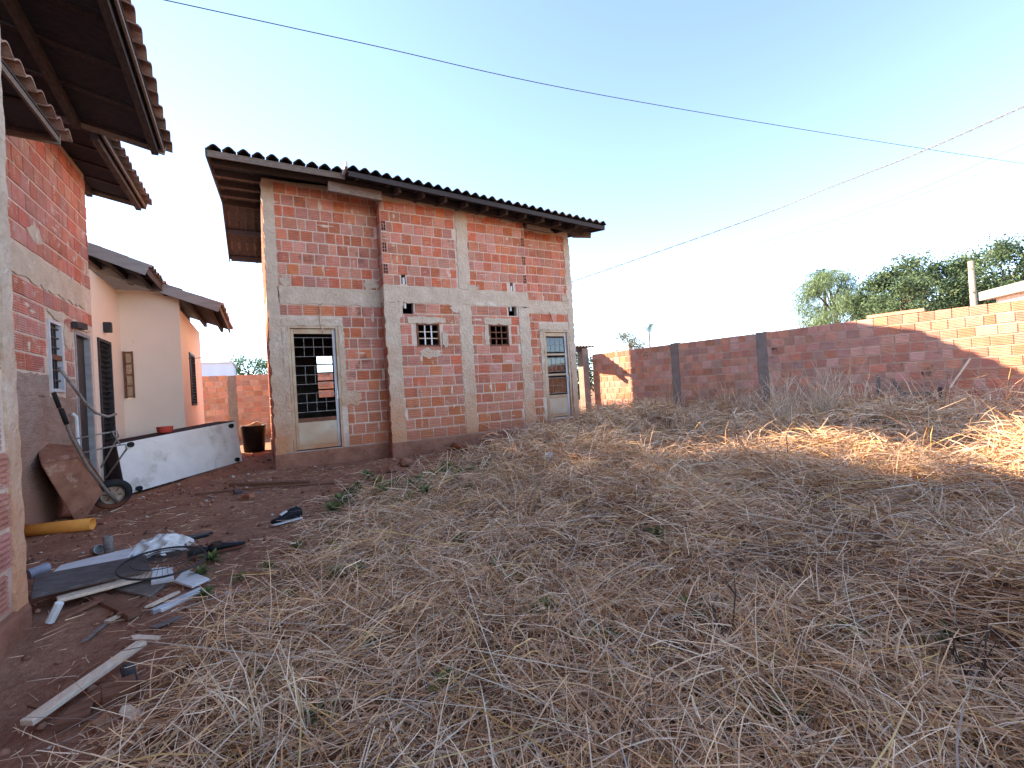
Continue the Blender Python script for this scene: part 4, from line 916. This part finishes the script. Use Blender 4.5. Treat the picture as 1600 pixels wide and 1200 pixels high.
def plank(name, a, b, wd, th, m, label, cat, lift=0.0, roll=0.0, bevel=.003, z0=None, z1=None):
    p = at(*a) if len(a) == 2 else Vector(a); q_ = at(*b) if len(b) == 2 else Vector(b)
    p = p+Vector((0, 0, th/2+lift)); q_ = q_+Vector((0, 0, th/2+lift))
    if z0 is not None: p.z += z0
    if z1 is not None: q_.z += z1
    upv = Vector((math.sin(roll), 0, math.cos(roll)))
    mb = MB(); n = 6; d = (q_-p).normalized()
    mb.bar(p, q_, wd, th, upv); return mb.top(name, m, p, label, cat, bevel=bevel)
# orange pipe
p = at(20, 842); q_ = at(145, 828); MB().pipe(p+Vector((0, 0, .06)), q_+Vector((0, 0, .06)), .058, .05, 18).top('orange_pipe', m_orange, p, 'orange pipe lying on the soil behind the pillar', 'pipe', smooth=True)
# pile of boards by the pillar
def slabq(name, pix, th, m, label, cat, zs=None, bevel=.004):
    pts = [at(*c) for c in pix]
    if zs: pts = [onz(c[0], c[1], gzf(p.x, p.y)+z) for c, p, z in zip(pix, pts, zs)]
    mb = MB(); mb.prism([v+Vector((0, 0, .004)) for v in pts], (0, 0, th)); return mb.top(name, m, pts[0], label, cat, bevel=bevel)
slabq('grey_board', [(48, 938), (235, 893), (228, 872), (55, 905)], .022, m_board, 'long weathered grey board lying across the pile by the pillar', 'board', zs=(.10, .07, .10, .13))
slabq('white_board', [(72, 908), (200, 876), (215, 858), (95, 888)], .02, m_white, 'flaking white board behind the grey board', 'board', zs=(.11, .09, .06, .07))
slabq('underside_board', [(90, 944), (240, 904), (236, 898), (88, 938)], .02, m_pale, 'thin pale edge board under the grey board', 'board', zs=(.05, .04, .04, .05))
slabq('brown_plank', [(138, 940), (200, 972), (222, 962), (160, 932)], .03, m_plank, 'short brown plank end pointing away from the pile', 'plank')
slabq('white_plate', [(236, 916), (272, 910), (270, 890), (237, 893)], .02, m_white, 'small square white panel beside the fan guard', 'panel', zs=(.03, .03, .08, .08))
slabq('white_plate', [(272, 912), (300, 921), (328, 908), (290, 893)], .015, m_white, 'pointed white panel at the straw edge of the pile', 'panel', zs=(.02, .02, .03, .05))
slabq('grey_board', [(180, 925), (232, 938), (262, 915), (215, 905)], .02, m_wood_grey, 'small worn board half buried below the white panels', 'board')
plank('metal_strip', (237, 961), (314, 925), .03, .03, m_zinc, 'thin pale metal strip below the pointed white panel', 'strip')
plank('metal_strip', (250, 957), (322, 924), .025, .02, m_white, 'white strip lying along the metal strip', 'strip')
a = at(78, 978); b = onz(93, 942, .12); MB().tube([a+Vector((0, 0, .02)), b], .02, 8).top('white_peg', m_white, a, 'short white round peg propping the grey board', 'peg')
a = at(172, 866); MB().pipe(a-Vector((0, 0, .05)), a+Vector((-.01, 0, .15)), .032, .026, 14).top('pipe_stub', m_wood_grey, a, 'short grey pipe stub standing in the soil', 'pipe', smooth=True)
a = at(152, 866); MB().lathe(a+Vector((0, 0, .04)), [(0, -.05), (.035, -.05), (.037, .05), (.03, .05), (.03, -.03), (0, -.03)], 16, (.5, -.8, .15)).top('tin_can', m_zinc, a, 'open tin can lying beside the pipe stub', 'can', smooth=False)
a = at(62, 925); MB().lathe(a+Vector((0, 0, .14)), [(0, -.05), (.033, -.05), (.033, .05), (0, .05)], 14, (.7, .6, .1)).top('tin_can', mat('dull_can', (.3, .3, .36), (.2, .18, .2), rough=.4), a, 'bluish dented can at the foot of the pillar', 'can')
# crumpled white cloth, built as a folded sheet
ca = at(250, 868); q = MB(); n = 34
for j in range(n+1):
    for i in range(n+1):
        a_, b_ = i/n-.5, j/n-.5; rr_ = math.hypot(a_*1.05, b_*1.25)
        h = max(0, .13*(1-(rr_/.62)**2))*(.3+1.0*fbm(np.array([a_*6+3]), np.array([b_*6]), 31, 3)[0])+.006*math.sin(a_*19+b_*11)
        if rr_ > .47: h *= .35
        q.v.append((ca.x+a_*.46+.05*b_+.02*math.sin(j*.9), ca.y+b_*.36+.02*math.sin(i*.8), ca.z+.03+max(0, h)))
q.f = [(j*(n+1)+i, j*(n+1)+i+1, (j+1)*(n+1)+i+1, (j+1)*(n+1)+i) for j in range(n) for i in range(n) if math.hypot((i+.5)/n-.5, ((j+.5)/n-.5)*1.15) < .42+.10*vnoise(np.array([i*.35]), np.array([j*.35]), 5)[0]]
q.top('crumpled_cloth', mat('white_cloth', (.74, .70, .66), (.58, .5, .45), ns=9, rough=.95, bump=.4), ca, 'crumpled white cloth on top of the board pile', 'cloth', smooth=True)
# fan guard of wire
fc = onz(255, 878, .14); FG = empty('fan_guard', fc, 'round dark wire fan guard lying on the boards', 'fan guard')
fn = Vector((.06, -.12, 1)).normalized(); fe = fn.cross(Vector((0, 1, 0))).normalized(); fg = fn.cross(fe); RF = .23
for rr_, h, rad in ((RF, 0, .007), (RF*.72, .025, .003), (RF*.42, .038, .003), (RF*.15, .045, .003)):
    MB().tube([fc+fe*math.cos(t*math.pi/18)*rr_+fg*math.sin(t*math.pi/18)*rr_+fn*h for t in range(37)], rad, 5).build('ring', m_iron, FG)
q = MB()
for k in range(48):
    t = 2*math.pi*k/48; d1 = fe*math.cos(t)+fg*math.sin(t); q.tube([fc+d1*RF, fc+d1*RF*.72+fn*.025, fc+d1*RF*.15+fn*.045], .0014, 3)
q.build('spokes', m_iron, FG)
# shoes and sandals
def shoe(c, yaw, ln, label, hi=.07, laces=True, m=m_black):
    c = Vector(c); root = empty('shoe', c, label, 'shoe'); d = Vector((math.cos(yaw), math.sin(yaw), 0)); s_ = Vector((-d.y, d.x, 0))
    st = [(-.5, .30, .75), (-.38, .36, 1.0), (-.15, .34, .95), (.08, .37, .62), (.28, .42, .45), (.42, .36, .36), (.5, .12, .24)]
    def ring(t, wd, z0, z1):
        o_ = []
        for k in range(10):
            an = 2*math.pi*k/10; o_.append(c+d*(t*ln)+s_*(math.cos(an)*wd*ln*.5)+Vector((0, 0, z0+(z1-z0)*(.5+.5*math.sin(an)))))
        return o_
    for nm, zz, mm in (('sole', (0, .02), m_white if laces else m_rubber), ('upper', (.018, hi), m)):
        q = MB(); rings = [ring(t, wd*(1 if nm == 'sole' else .92), zz[0], zz[0]+(zz[1]-zz[0])*(1 if nm == 'sole' else h)) for t, wd, h in st]
        for r_ in rings: q.v += [tuple(p_) for p_ in r_]
        for i in range(len(rings)-1):
            for k in range(10): j = (k+1) % 10; q.f.append((i*10+k, i*10+j, (i+1)*10+j, (i+1)*10+k))
        q.f += [tuple(range(10))[::-1], tuple((len(rings)-1)*10+k for k in range(10))]
        q.build(nm, mm, root, smooth=True)
    if laces: MB().bar(c+d*(-.02*ln)+Vector((0, 0, hi*.8)), c+d*(.2*ln)+Vector((0, 0, hi*.62)), .03, .012).build('tongue', m_white, root)
    else: MB().lathe(c+d*(-.28*ln)+Vector((0, 0, hi*.97)), [(.0, .0), (.033, .0), (.037, .006), (.037, -.01)], 12).build('opening', m_rubber, root)
shoe(at(448, 818)+Vector((0, 0, .012)), R(200), .27, 'black and white trainer on the soil near the path', .13)
shoe(at(325, 868)+Vector((0, 0, .015)), R(25), .25, 'black slip-on shoe lying nearest the fan guard', .07, False)
shoe(at(355, 862)+Vector((0, 0, .015)), R(15), .25, 'black slip-on shoe at the outer end of the pair', .075, False)
a = at(290, 845); MB().prism([a+Vector((x, y, .006)) for x, y in ((-.15, -.05), (.0, -.09), (.16, -.02), (.2, .05), (.02, .06), (-.12, .05))], (0, 0, .025)).top('black_rag', m_black, a, 'flat black rag behind the white cloth', 'rag', bevel=.01)
MB().tube([at(312, 862)+Vector((0, 0, .04)), onz(262, 828, .17)], .006, 5).top('dry_stick', m_stalk, at(312, 862), 'thin pale stick leaning over the black rag', 'stick')
# bottom-left planks and blocks
plank('pale_plank', (42, 1150), (222, 1020), .055, .022, m_pale, 'pale sawn plank lying at the lower left corner', 'plank', lift=.035)
slabq('broken_block', [(160, 1112), (214, 1092), (212, 1072), (158, 1092)], .05, m_plank, 'mossy brown block beside the pale plank', 'block')
slabq('broken_block', [(82, 1150), (140, 1128), (150, 1103), (108, 1118)], .03, m_plank, 'flat brown shard under the pale plank', 'block')
a = at(203, 1068); MB().lathe(a+Vector((0, 0, .03)), [(0, -.05), (.022, -.05), (.024, .05), (0, .05)], 14, (-.25, .6, .6)).top('wooden_peg', m_wood, a, 'short dark round peg beside the mossy block', 'peg')
rs = random.Random(88)
for (x, y) in ((210, 950), (182, 968), (255, 940), (120, 958), (228, 1000), (150, 990), (300, 945), (262, 975), (100, 1100), (205, 1120), (232, 1072), (395, 772), (330, 778), (430, 748)):
    c = at(x, y); a = rs.uniform(0, 3.1); d = Vector((math.cos(a), math.sin(a), rs.uniform(-.08, .12))); l = rs.uniform(.04, .12); sd = Vector((-d.y, d.x, 0))*rs.uniform(.012, .03)
    mb = MB(); mb.prism([c+Vector((0, 0, .006))-d*l+sd*rs.uniform(.6, 1), c+Vector((0, 0, .006))-d*l*.8-sd, c+Vector((0, 0, .008))+d*l*rs.uniform(.7, 1)-sd*.8, c+Vector((0, 0, .01))+d*l, c+Vector((0, 0, .008))+d*l*.6+sd], (0, 0, rs.uniform(.008, .018)))
    mb.top('wood_scrap', rs.choice((m_plank, m_pale, m_wood_grey, m_plank)), c, 'small splintered wood scrap lying on the red soil', 'wood scrap', 'wood scraps on the soil', bevel=.001)
# path debris
plank('brown_plank', (362, 760), (488, 756), .10, .05, m_plank, 'reddish plank lying in front of the left door', 'plank')
MB().tube([at(305, 775)+Vector((0, 0, .02)), at(420, 764)+Vector((0, 0, .03)), at(522, 757)+Vector((0, 0, .02))], .014, 6).top('thin_rod', m_plank, at(305, 775), 'long thin brown rod in front of the reddish plank', 'rod')
plank('weathered_plank', (576, 797), (682, 771), .06, .03, m_plank, 'narrow plank half hidden in the straw edge', 'plank')
plank('dark_stick', (540, 768), (557, 761), .05, .03, m_stalk_dark, 'short dark stick on the soil before the door', 'stick')
def chunk(px, sz, m, label, seed, name='brick_piece', group=None):
    rr = random.Random(seed); c = at(*px); q = MB(); bm = bmesh.new(); bmesh.ops.create_cube(bm, size=1); bmesh.ops.subdivide_edges(bm, edges=bm.edges, cuts=1, use_grid_fill=True)
    e = Euler((rr.uniform(-.3, .3), rr.uniform(-.3, .3), rr.uniform(0, 3)))
    for v in bm.verts: v.co = e.to_matrix() @ Vector((v.co.x*sz*rr.uniform(.8, 1.25), v.co.y*sz*.75*rr.uniform(.75, 1.2), v.co.z*sz*.55*rr.uniform(.8, 1.2)))
    me = bpy.data.meshes.new(name); bm.to_mesh(me); bm.free(); me.materials.append(m); o = bpy.data.objects.new(name, me); COL.objects.link(o); o.location = c+Vector((0, 0, sz*.25)); b = o.modifiers.new('bevel', 'BEVEL'); b.width = sz*.06; b.segments = 2
    return tag(o, label, 'brick piece', group)
m_chunk = mat('clay_chunk', (.36, .14, .075), (.24, .085, .05), ns=10, bump=.5)
m_chunk2 = mat('pale_clay_chunk', (.42, .23, .12), (.3, .15, .08), ns=10, bump=.5)
chunk((388, 780), .13, m_chunk, 'broken red brick below the thin rod', 1); chunk((372, 772), .09, m_stalk_dark, 'dark clod beside the thin rod', 2)
chunk((553, 838), .085, m_chunk2, 'pale orange brick piece at the straw edge', 3); chunk((600, 818), .06, m_chunk, 'small red brick piece right of the pale one', 4)
chunk((606, 738), .2, m_plinth, 'dark broken block at the foot of the house plinth', 5); chunk((635, 728), .22, m_plinth, 'stained block against the house plinth', 6)
chunk((512, 1000), .07, m_chunk, 'thin red shard standing in the straw, lower left', 7); chunk((636, 985), .10, m_chunk2, 'pale brick half in the straw below centre', 8)
chunk((918, 1018), .06, m_chunk, 'red brick shard in the straw left of a bigger one', 9); chunk((1003, 1024), .075, m_chunk, 'red brick piece with a pale top in the straw', 10)
chunk((680, 972), .06, mat('whitish_stone', (.5, .46, .38), (.38, .33, .26), ns=12), 'whitish stone in the straw below centre', 11); chunk((305, 1182), .05, m_chunk2, 'pale pebble of brick near the bottom edge', 12)
chunk((160, 1137), .06, m_chunk2, 'yellowish brick crumb beside the brown shard', 13)
a = at(618, 1135)
# clay pipes and bottle
a, b = at(705, 703), at(742, 708); d = (b-a).normalized(); MB().pipe(a+Vector((0, 0, .10))-d*.1, b+Vector((0, 0, .07)), .062, .05, 18).top('clay_pipe', m_clay_pipe, a, 'clay drain pipe lying in front of the middle bay, nearer one', 'pipe', smooth=True)
a, b = at(752, 697), at(788, 700); d = (b-a).normalized(); MB().pipe(a+Vector((0, 0, .10))-d*.05, b+Vector((0, 0, .09)), .055, .045, 18).top('clay_pipe', m_clay_pipe, a, 'second clay drain pipe, farther right along the plinth', 'pipe', smooth=True)
a = at(857, 722); MB().lathe(a+Vector((0, 0, .07)), [(0, -.09), (.045, -.09), (.05, -.06), (.05, .04), (.03, .07), (.018, .08), (.018, .11), (0, .11)], 16, (.9, .35, .25)).top('plastic_bottle', m_white, a, 'white plastic bottle in the straw before the right door', 'bottle', smooth=True)
# broken chair against the right wall
def onwall(x, y, off=0.0):
    d = ray(x, y); t = (P0.dot(nrm)+off)/d.dot(nrm) if abs(d.dot(nrm)) > 1e-6 else 0
    return CP+d*t
CH = empty('broken_chair', onwall(1430, 645, .5), 'broken wooden chair frame leaning by the right wall', 'chair'); CH.location.z = 0.1
def cb(a, b, wd, th, nm, m=m_wood_grey, oa=.5, ob=.5): MB().bar(onwall(*a, oa), onwall(*b, ob), wd, th).build(nm, m, CH)
cb((1393, 592), (1416, 622), .20, .03, 'backrest', m_wood_grey, .45, .45); cb((1404, 622), (1406, 655), .05, .05, 'leg'); cb((1408, 616), (1432, 648), .05, .04, 'leg', m_wood_grey, .5, .6); cb((1410, 614), (1462, 615), .05, .04, 'rail', m_wood_grey, .4, .25); cb((1408, 627), (1460, 625), .04, .03, 'rail', m_wood_grey, .5, .35); cb((1452, 612), (1482, 655), .05, .05, 'leg', m_wood_grey, .3, .4); cb((1462, 632), (1425, 655), .03, .03, 'stretcher'); cb((1469, 605), (1471, 655), .05, .05, 'leg', m_stalk_dark, .2, .2)
cb((1372, 588), (1374, 655), .06, .05, 'post', m_wood_grey, .3, .3)
MB().tube([onwall(1484, 606, .2), onwall(1516, 560, .05)], .016, 6).top('leaning_stick', m_pale, onwall(1484, 606, .2), 'single pale stick leaning against the right wall', 'stick')

# ------------------------------------------------------------------ dry plants
def dry_bush(base, ht, n, seed, label, m=m_stalk, lean=.5, thick=.006, group=None, name='dry_bush'):
    rr = random.Random(seed); b = Vector(base); q = MB()
    for k in range(n):
        th = rr.uniform(0, 2*math.pi); l = rr.uniform(.5, 1.0)*ht; o = b+Vector((rr.gauss(0, .05), rr.gauss(0, .05), -.03)); d = Vector((math.cos(th)*rr.uniform(.05, lean), math.sin(th)*rr.uniform(.05, lean), 1)).normalized()
        pts = [o]; 
        for j in range(4): d = (d+Vector((rr.uniform(-.18, .18), rr.uniform(-.18, .18), rr.uniform(-.12, .06)))).normalized(); pts.append(pts[-1]+d*l/4)
        q.tube(pts, [thick, thick*.85, thick*.7, thick*.5, thick*.25], 4)
        for j in (1, 2, 3, 3):
            if rr.random() < .75:
                e = (d+Vector((rr.uniform(-.9, .9), rr.uniform(-.9, .9), rr.uniform(-.2, .5)))).normalized(); p_ = pts[j]; ll = l*rr.uniform(.18, .4)
                q.tube([p_, p_+e*ll*.5+Vector((0, 0, .01)), p_+e*ll], [thick*.6, thick*.45, thick*.2], 3)
    return q.top(name, m, b, label, 'dry plant', group)
def pos(x, y, z=.2): p = onz(x, y, z); return (p.x, p.y, gzf(p.x, p.y))
dry_bush(pos(1225, 672), 1.05, 34, 1, 'pale branching dry bush against the right wall, left one'); dry_bush(pos(1290, 668), 1.25, 40, 2, 'tallest pale dry bush in front of the right wall')
dry_bush(pos(1180, 660), .6, 18, 3, 'low dry bush left of the two tall ones'); dry_bush(pos(1345, 668), 1.0, 9, 4, 'few upright dry stalks between bush and broken chair', lean=.15)
dry_bush(pos(1380, 664), .8, 8, 5, 'thin upright stalks just left of the broken chair', lean=.2); dry_bush(pos(1470, 662), .45, 14, 6, 'dry twigs tangled at the broken chair legs', lean=.9)
dry_bush(pos(1030, 650), .4, 16, 7, 'grey dry bush by the wall left of the posts'); dry_bush(pos(1110, 652), .45, 16, 8, 'small dry bush between the two wall posts')
dry_bush((*at(408, 1185)[:2], gzf(*at(408, 1185)[:2])), .42, 9, 9, 'pale forked dry weed in the lower left straw', lean=.8, thick=.004); dry_bush((*at(500, 1175)[:2], gzf(*at(500, 1175)[:2])), .38, 8, 10, 'second thin dry weed right of the forked one', lean=.7, thick=.003)
dry_bush((*at(1150, 1010)[:2], gzf(*at(1150, 1010)[:2])), .35, 5, 11, 'grey twig lying in the straw right of centre', m_stalk_dark, 1.6, .005); dry_bush((*at(1520, 1090)[:2], gzf(*at(1520, 1090)[:2])), .3, 6, 12, 'dark twigs in the straw at the lower right', m_stalk_dark, 1.8, .005)
dry_bush((*at(1560, 900)[:2], gzf(*at(1560, 900)[:2])), .45, 14, 13, 'pale brittle weed clump at the right edge', lean=.8, thick=.004)
# green weeds
def weed(px, seed, sz=.09):
    r_ = np.random.default_rng(seed); c = at(*px); n = 70
    th = r_.uniform(0, 2*np.pi, n); el = r_.uniform(.15, 1.2, n); L = sz*1.45*r_.uniform(.5, 1.2, n); o = r_.normal(0, sz*.5, (n, 2)); d = np.stack([np.cos(th)*np.cos(el), np.sin(th)*np.cos(el), np.sin(el)], 1)
    b = np.zeros((n, 3)); sd = np.stack([-np.sin(th), np.cos(th), np.zeros(n)], 1)*(L*.07)[:, None]; mid = b+d*L[:, None]*.55; tip = b+d*L[:, None]+np.array([0, 0, -.25])*L[:, None]
    V = np.concatenate([np.zeros((1, 3)), np.stack([mid+sd, tip, mid-sd], 1).reshape(-1, 3)]); i_ = 1+3*np.arange(n); F_ = np.stack([np.zeros(n, int), i_, i_+1, i_+2], 1); C_ = np.concatenate([[[.08, .13, .04]], np.repeat(np.array([.16, .20, .075])*r_.uniform(.6, 1.5, (n, 1)), 3, 0)])
    o = bpy.data.objects.new('green_weed', np_mesh('green_weed', V, F_, m_leaf, C_)); COL.objects.link(o); o.location = c+Vector((0, 0, .012))
    tag(o, 'small green weed tuft among the straw and soil', 'weed', 'green weed tufts')
for i, (x, y, s) in enumerate(((645, 768, .14), (680, 752, .14), (600, 775, .13), (535, 788, .12), (575, 748, .12), (720, 748, .13), (525, 905, .07), (465, 860, .06), (312, 905, .08), (320, 935, .06), (375, 908, .05), (520, 860, .06), (330, 880, .08), (775, 895, .09), (945, 1010, .07), (1330, 1000, .07), (1235, 1130, .07), (1030, 845, .09), (495, 1130, .06), (700, 1080, .06), (600, 960, .05), (805, 912, .06), (1490, 1010, .07), (560, 765, .11), (700, 735, .13), (640, 790, .11), (400, 1070, .05), (950, 1085, .06), (660, 760, .15), (665, 775, .12), (615, 765, .13), (695, 745, .14), (740, 742, .12), (590, 760, .12), (550, 778, .1), (710, 760, .12), (760, 735, .12), (450, 940, .06), (560, 900, .07), (640, 870, .06), (720, 850, .07), (580, 1010, .05), (850, 960, .07), (1080, 960, .07), (420, 890, .05), (670, 800, .1), (620, 790, .1), (520, 800, .1), (730, 770, .1))): weed((x, y), i+1, s)

# ------------------------------------------------------------------ clods and grit on the bare soil
r_ = np.random.default_rng(404); n = 5200; x = r_.uniform(-2.0, 3.5, n); y = r_.uniform(1.2, 11.5, n)
k_ = (cover(x, y) < .6) & (y < np.where(x > 2, 8.1, np.where(x > .1, 8.4, 12))) & ~((x < -1.1) & (y < 3.6)) & (r_.random(n) < .25+.75*fbm(x*1.7, y*1.7, 44, 2)); x = x[k_]; y = y[k_]; n = len(x)
sz = .004+.022*r_.random(n)**3.2*(1+.05*y); oc = np.array([(1, 0, 0), (0, 1, 0), (-1, 0, 0), (0, -1, 0), (0, 0, .8), (0, 0, -.6)], float)
V = oc[None]*sz[:, None, None]*r_.uniform(.55, 1.35, (n, 6, 1)); a_ = r_.uniform(0, 6.3, n); ca_, sa_ = np.cos(a_)[:, None], np.sin(a_)[:, None]
V = np.stack([V[..., 0]*ca_-V[..., 1]*sa_+x[:, None], V[..., 0]*sa_+V[..., 1]*ca_+y[:, None], V[..., 2]+(gz(x, y)+sz*.3)[:, None]], -1)
f_ = np.array([(0, 1, 4), (1, 2, 4), (2, 3, 4), (3, 0, 4), (1, 0, 5), (2, 1, 5), (3, 2, 5), (0, 3, 5)]); F_ = (np.arange(n)*6)[:, None, None]+f_[None]
pc = np.array([(.24, .10, .065), (.32, .15, .095), (.42, .20, .12), (.52, .43, .36), (.15, .075, .055)]); C_ = np.repeat(pc[r_.choice(5, n, p=[.35, .3, .15, .08, .12])], 6, 0)
gr = bpy.data.objects.new('soil_clods', np_mesh('soil_clods', V.reshape(-1, 3), F_.reshape(-1, 3), tint_mat('clod', 1.0), C_)); COL.objects.link(gr); tag(gr, 'small clods and grit on the bare red soil', 'gravel', kind='stuff')
# ------------------------------------------------------------------ straw
def blades(n, rmin, rmax, azr, Lr, Wr, pit, droop, lift, seed, pal, wgt, dens=None, flow=.75, segs=4, power=1.0, tuft=0, wide=.06):
    r_ = np.random.default_rng(seed); m = max(1, n//tuft) if tuft else n
    az = r_.uniform(R(azr[0]), R(azr[1]), m); rad = rmin+(rmax-rmin)*r_.uniform(0, 1, m)**power
    x = np.sin(az)*rad; y = np.cos(az)*rad; out = None
    if tuft:
        lean = r_.uniform(0, 2*np.pi, m); sz = r_.uniform(.55, 1.25, m)
        x = np.repeat(x, tuft); y = np.repeat(y, tuft); rad = np.repeat(rad, tuft); n = len(x); sz = np.repeat(sz, tuft); lean = np.repeat(lean, tuft)
        ox = r_.normal(0, wide, n)*sz; oy = r_.normal(0, wide, n)*sz; x = x+ox; y = y+oy; out = np.arctan2(ox+.05*np.sin(lean), oy+.05*np.cos(lean))
    c = cover(x, y); pr = dens(x, y, c) if dens else c; keep = (r_.uniform(0, 1, n) < pr) & (y < np.where(x > 6.55, 14, np.where(x > 2, 8.15, 8.45))) & (x < 9.4+(11-y)*.19-.05) & ~((x < -1.1) & (y < 3.5)) & (x > -2.0)
    x = x[keep]; y = y[keep]; rad = rad[keep]; n = len(x)
    if tuft: out = out[keep]; sz = sz[keep]
    ph = 2*np.pi*fbm(x*.55, y*.55, 77, 2)*1.6+r_.normal(0, flow, n)+np.where(r_.random(n) < .5, 0, np.pi)
    if tuft: ph = out+r_.normal(0, flow, n)
    th = R(1)*r_.normal(pit[0], pit[1], n); th = np.abs(th)
    L = r_.uniform(*Lr, n)*(.6+.8*r_.random(n))*(sz if tuft else 1); W = r_.uniform(*Wr, n)*(1+.10*np.clip(rad-3, 0, 10))
    z = gz(x, y)+lift*r_.random(n)**1.5*(.35+mound(x, y)*4)
    P = np.stack([x, y, z], 1); pts = [P]; dr = r_.uniform(*droop, n); t = th.copy(); tw = r_.normal(0, .35, n)
    for k in range(segs):
        ds = L/segs; d = np.stack([np.cos(t)*np.sin(ph), np.cos(t)*np.cos(ph), np.sin(t)], 1); P = P+d*ds[:, None]; P[:, 2] = np.maximum(P[:, 2], z-.02)
        pts.append(P); t = t-dr/segs; ph = ph+tw/segs
    roll = r_.uniform(-1.2, 1.2, n); side = np.stack([np.cos(ph)*np.cos(roll), -np.sin(ph)*np.cos(roll), np.sin(roll)], 1)*(W/2)[:, None]
    prof = [.8, 1, .9, .7, .25][:segs+1] if segs == 4 else np.linspace(1, .4, segs+1)
    V = np.empty((n, 2*(segs+1), 3)); 
    for k in range(segs+1): V[:, 2*k] = pts[k]+side*prof[k]; V[:, 2*k+1] = pts[k]-side*prof[k]
    base = (np.arange(n)*2*(segs+1))[:, None, None]; f = np.array([[2*k, 2*k+1, 2*k+3, 2*k+2] for k in range(segs)])[None]
    F_ = (base+f).reshape(-1, 4); pal = np.asarray(pal); pi_ = r_.choice(len(pal), n, p=np.asarray(wgt)/sum(wgt)); col = pal[pi_]*r_.uniform(.75, 1.25, (n, 1))
    return V.reshape(-1, 3), F_, np.repeat(col, 2*(segs+1), 0)
PAL = [(.78, .49, .305), (.68, .385, .215), (.76, .46, .19), (.66, .45, .315), (.32, .155, .08), (.86, .62, .43)]
WG = [4, 4, 1.4, 3, 2.6, 2.2]
parts = []
patch = lambda x, y, c: c*(.22+.78*sstep(.32, .58, fbm(x*2.1, y*2.1, 91, 3)))*(.62+.38*sstep(-.2, 2.2, x))
parts.append(blades(125000, .55, 5.5, (-42, 105), (.08, .27), (.0022, .0062), (8, 16), (-.3, 1.1), .14, 1, PAL, WG, patch, flow=1.1, segs=3, power=.85))
parts.append(blades(85000, 4.0, 13.5, (-25, 100), (.12, .36), (.0045, .0085), (10, 20), (0, 1.3), .16, 2, PAL, WG, patch, flow=1.0, segs=3, power=.8))
parts.append(blades(14000, .6, 7, (-35, 102), (.10, .34), (.0022, .004), (38, 20), (.3, 2.0), .05, 3, PAL, WG, lambda x, y, c: c*sstep(.35, .7, fbm(x*1.2, y*1.2, 55, 2)), flow=1.5))
parts.append(blades(26000, 4, 13.5, (0, 98), (.2, .5), (.004, .0065), (42, 20), (.6, 2.2), .05, 4, PAL, WG, lambda x, y, c: c*sstep(1.0, 4.5, x)*sstep(.3, .65, fbm(x*.9, y*.9, 55, 2))))
parts.append(blades(2600, .7, 9, (-30, 100), (.3, .75), (.0035, .0062), (6, 8), (-.2, .5), .2, 5, [(.60, .46, .33), (.55, .36, .16), (.44, .34, .27), (.18, .11, .085)], [3, 2, 2, 1.6], lambda x, y, c: c*c, flow=1.6))
parts.append(blades(60000, 1.3, 11, (-35, 45), (.02, .13), (.003, .006), (3, 6), (-.1, .2), .01, 6, PAL+[(.26, .13, .08)], WG+[3], lambda x, y, c: .16+.34*sstep(-1.6, 0, np.interp(x, BX, BY)-y)*fbm(x*2.2, y*2.2, 63, 2)*1.4*(1-c), flow=2.5, segs=2))
hum = lambda x, y, c: c*sstep(.38, .62, fbm(x*.9, y*.9, 155, 2))*(.25+.75*sstep(.4, 2.4, x))
parts.append(blades(22000, 1.0, 6, (-30, 102), (.12, .34), (.0025, .0055), (48, 22), (.9, 2.8), .04, 7, PAL, WG, hum, flow=.5, tuft=45, wide=.05))
parts.append(blades(34000, 3.2, 13, (5, 98), (.22, .52), (.0035, .007), (58, 18), (1.0, 3.0), .05, 8, PAL, WG, lambda x, y, c: hum(x, y, c)*sstep(.8, 3.5, x), flow=.45, tuft=70, wide=.09))
parts.append(blades(9000, .8, 7, (-35, 102), (.025, .08), (.007, .016), (8, 14), (-.6, .9), .16, 9, [(.46, .28, .17), (.34, .18, .10), (.60, .42, .28), (.25, .13, .08)], [3, 3, 2, 1], None, flow=2.5, segs=2))
wallside = lambda x, y, c: c*sstep(3.4, .9, 9.4+(11-y)*.19-x)*sstep(.35, .6, fbm(x*1.1, y*1.1, 205, 2))
parts.append(blades(16000, 6, 13.5, (28, 98), (.4, .85), (.003, .005), (72, 14), (.2, 1.6), .05, 10, PAL, WG, wallside, flow=1.2, tuft=16, wide=.12))
off = 0; Vs = []; Fs = []; Cs = []
for V, F_, C_ in parts: Vs.append(V); Fs.append(F_+off); Cs.append(C_); off += len(V)
st = bpy.data.objects.new('dry_straw', np_mesh('dry_straw', np.concatenate(Vs), np.concatenate(Fs), m_straw, np.concatenate(Cs))); COL.objects.link(st)
tag(st, 'dry matted straw covering the yard', 'straw', kind='stuff')
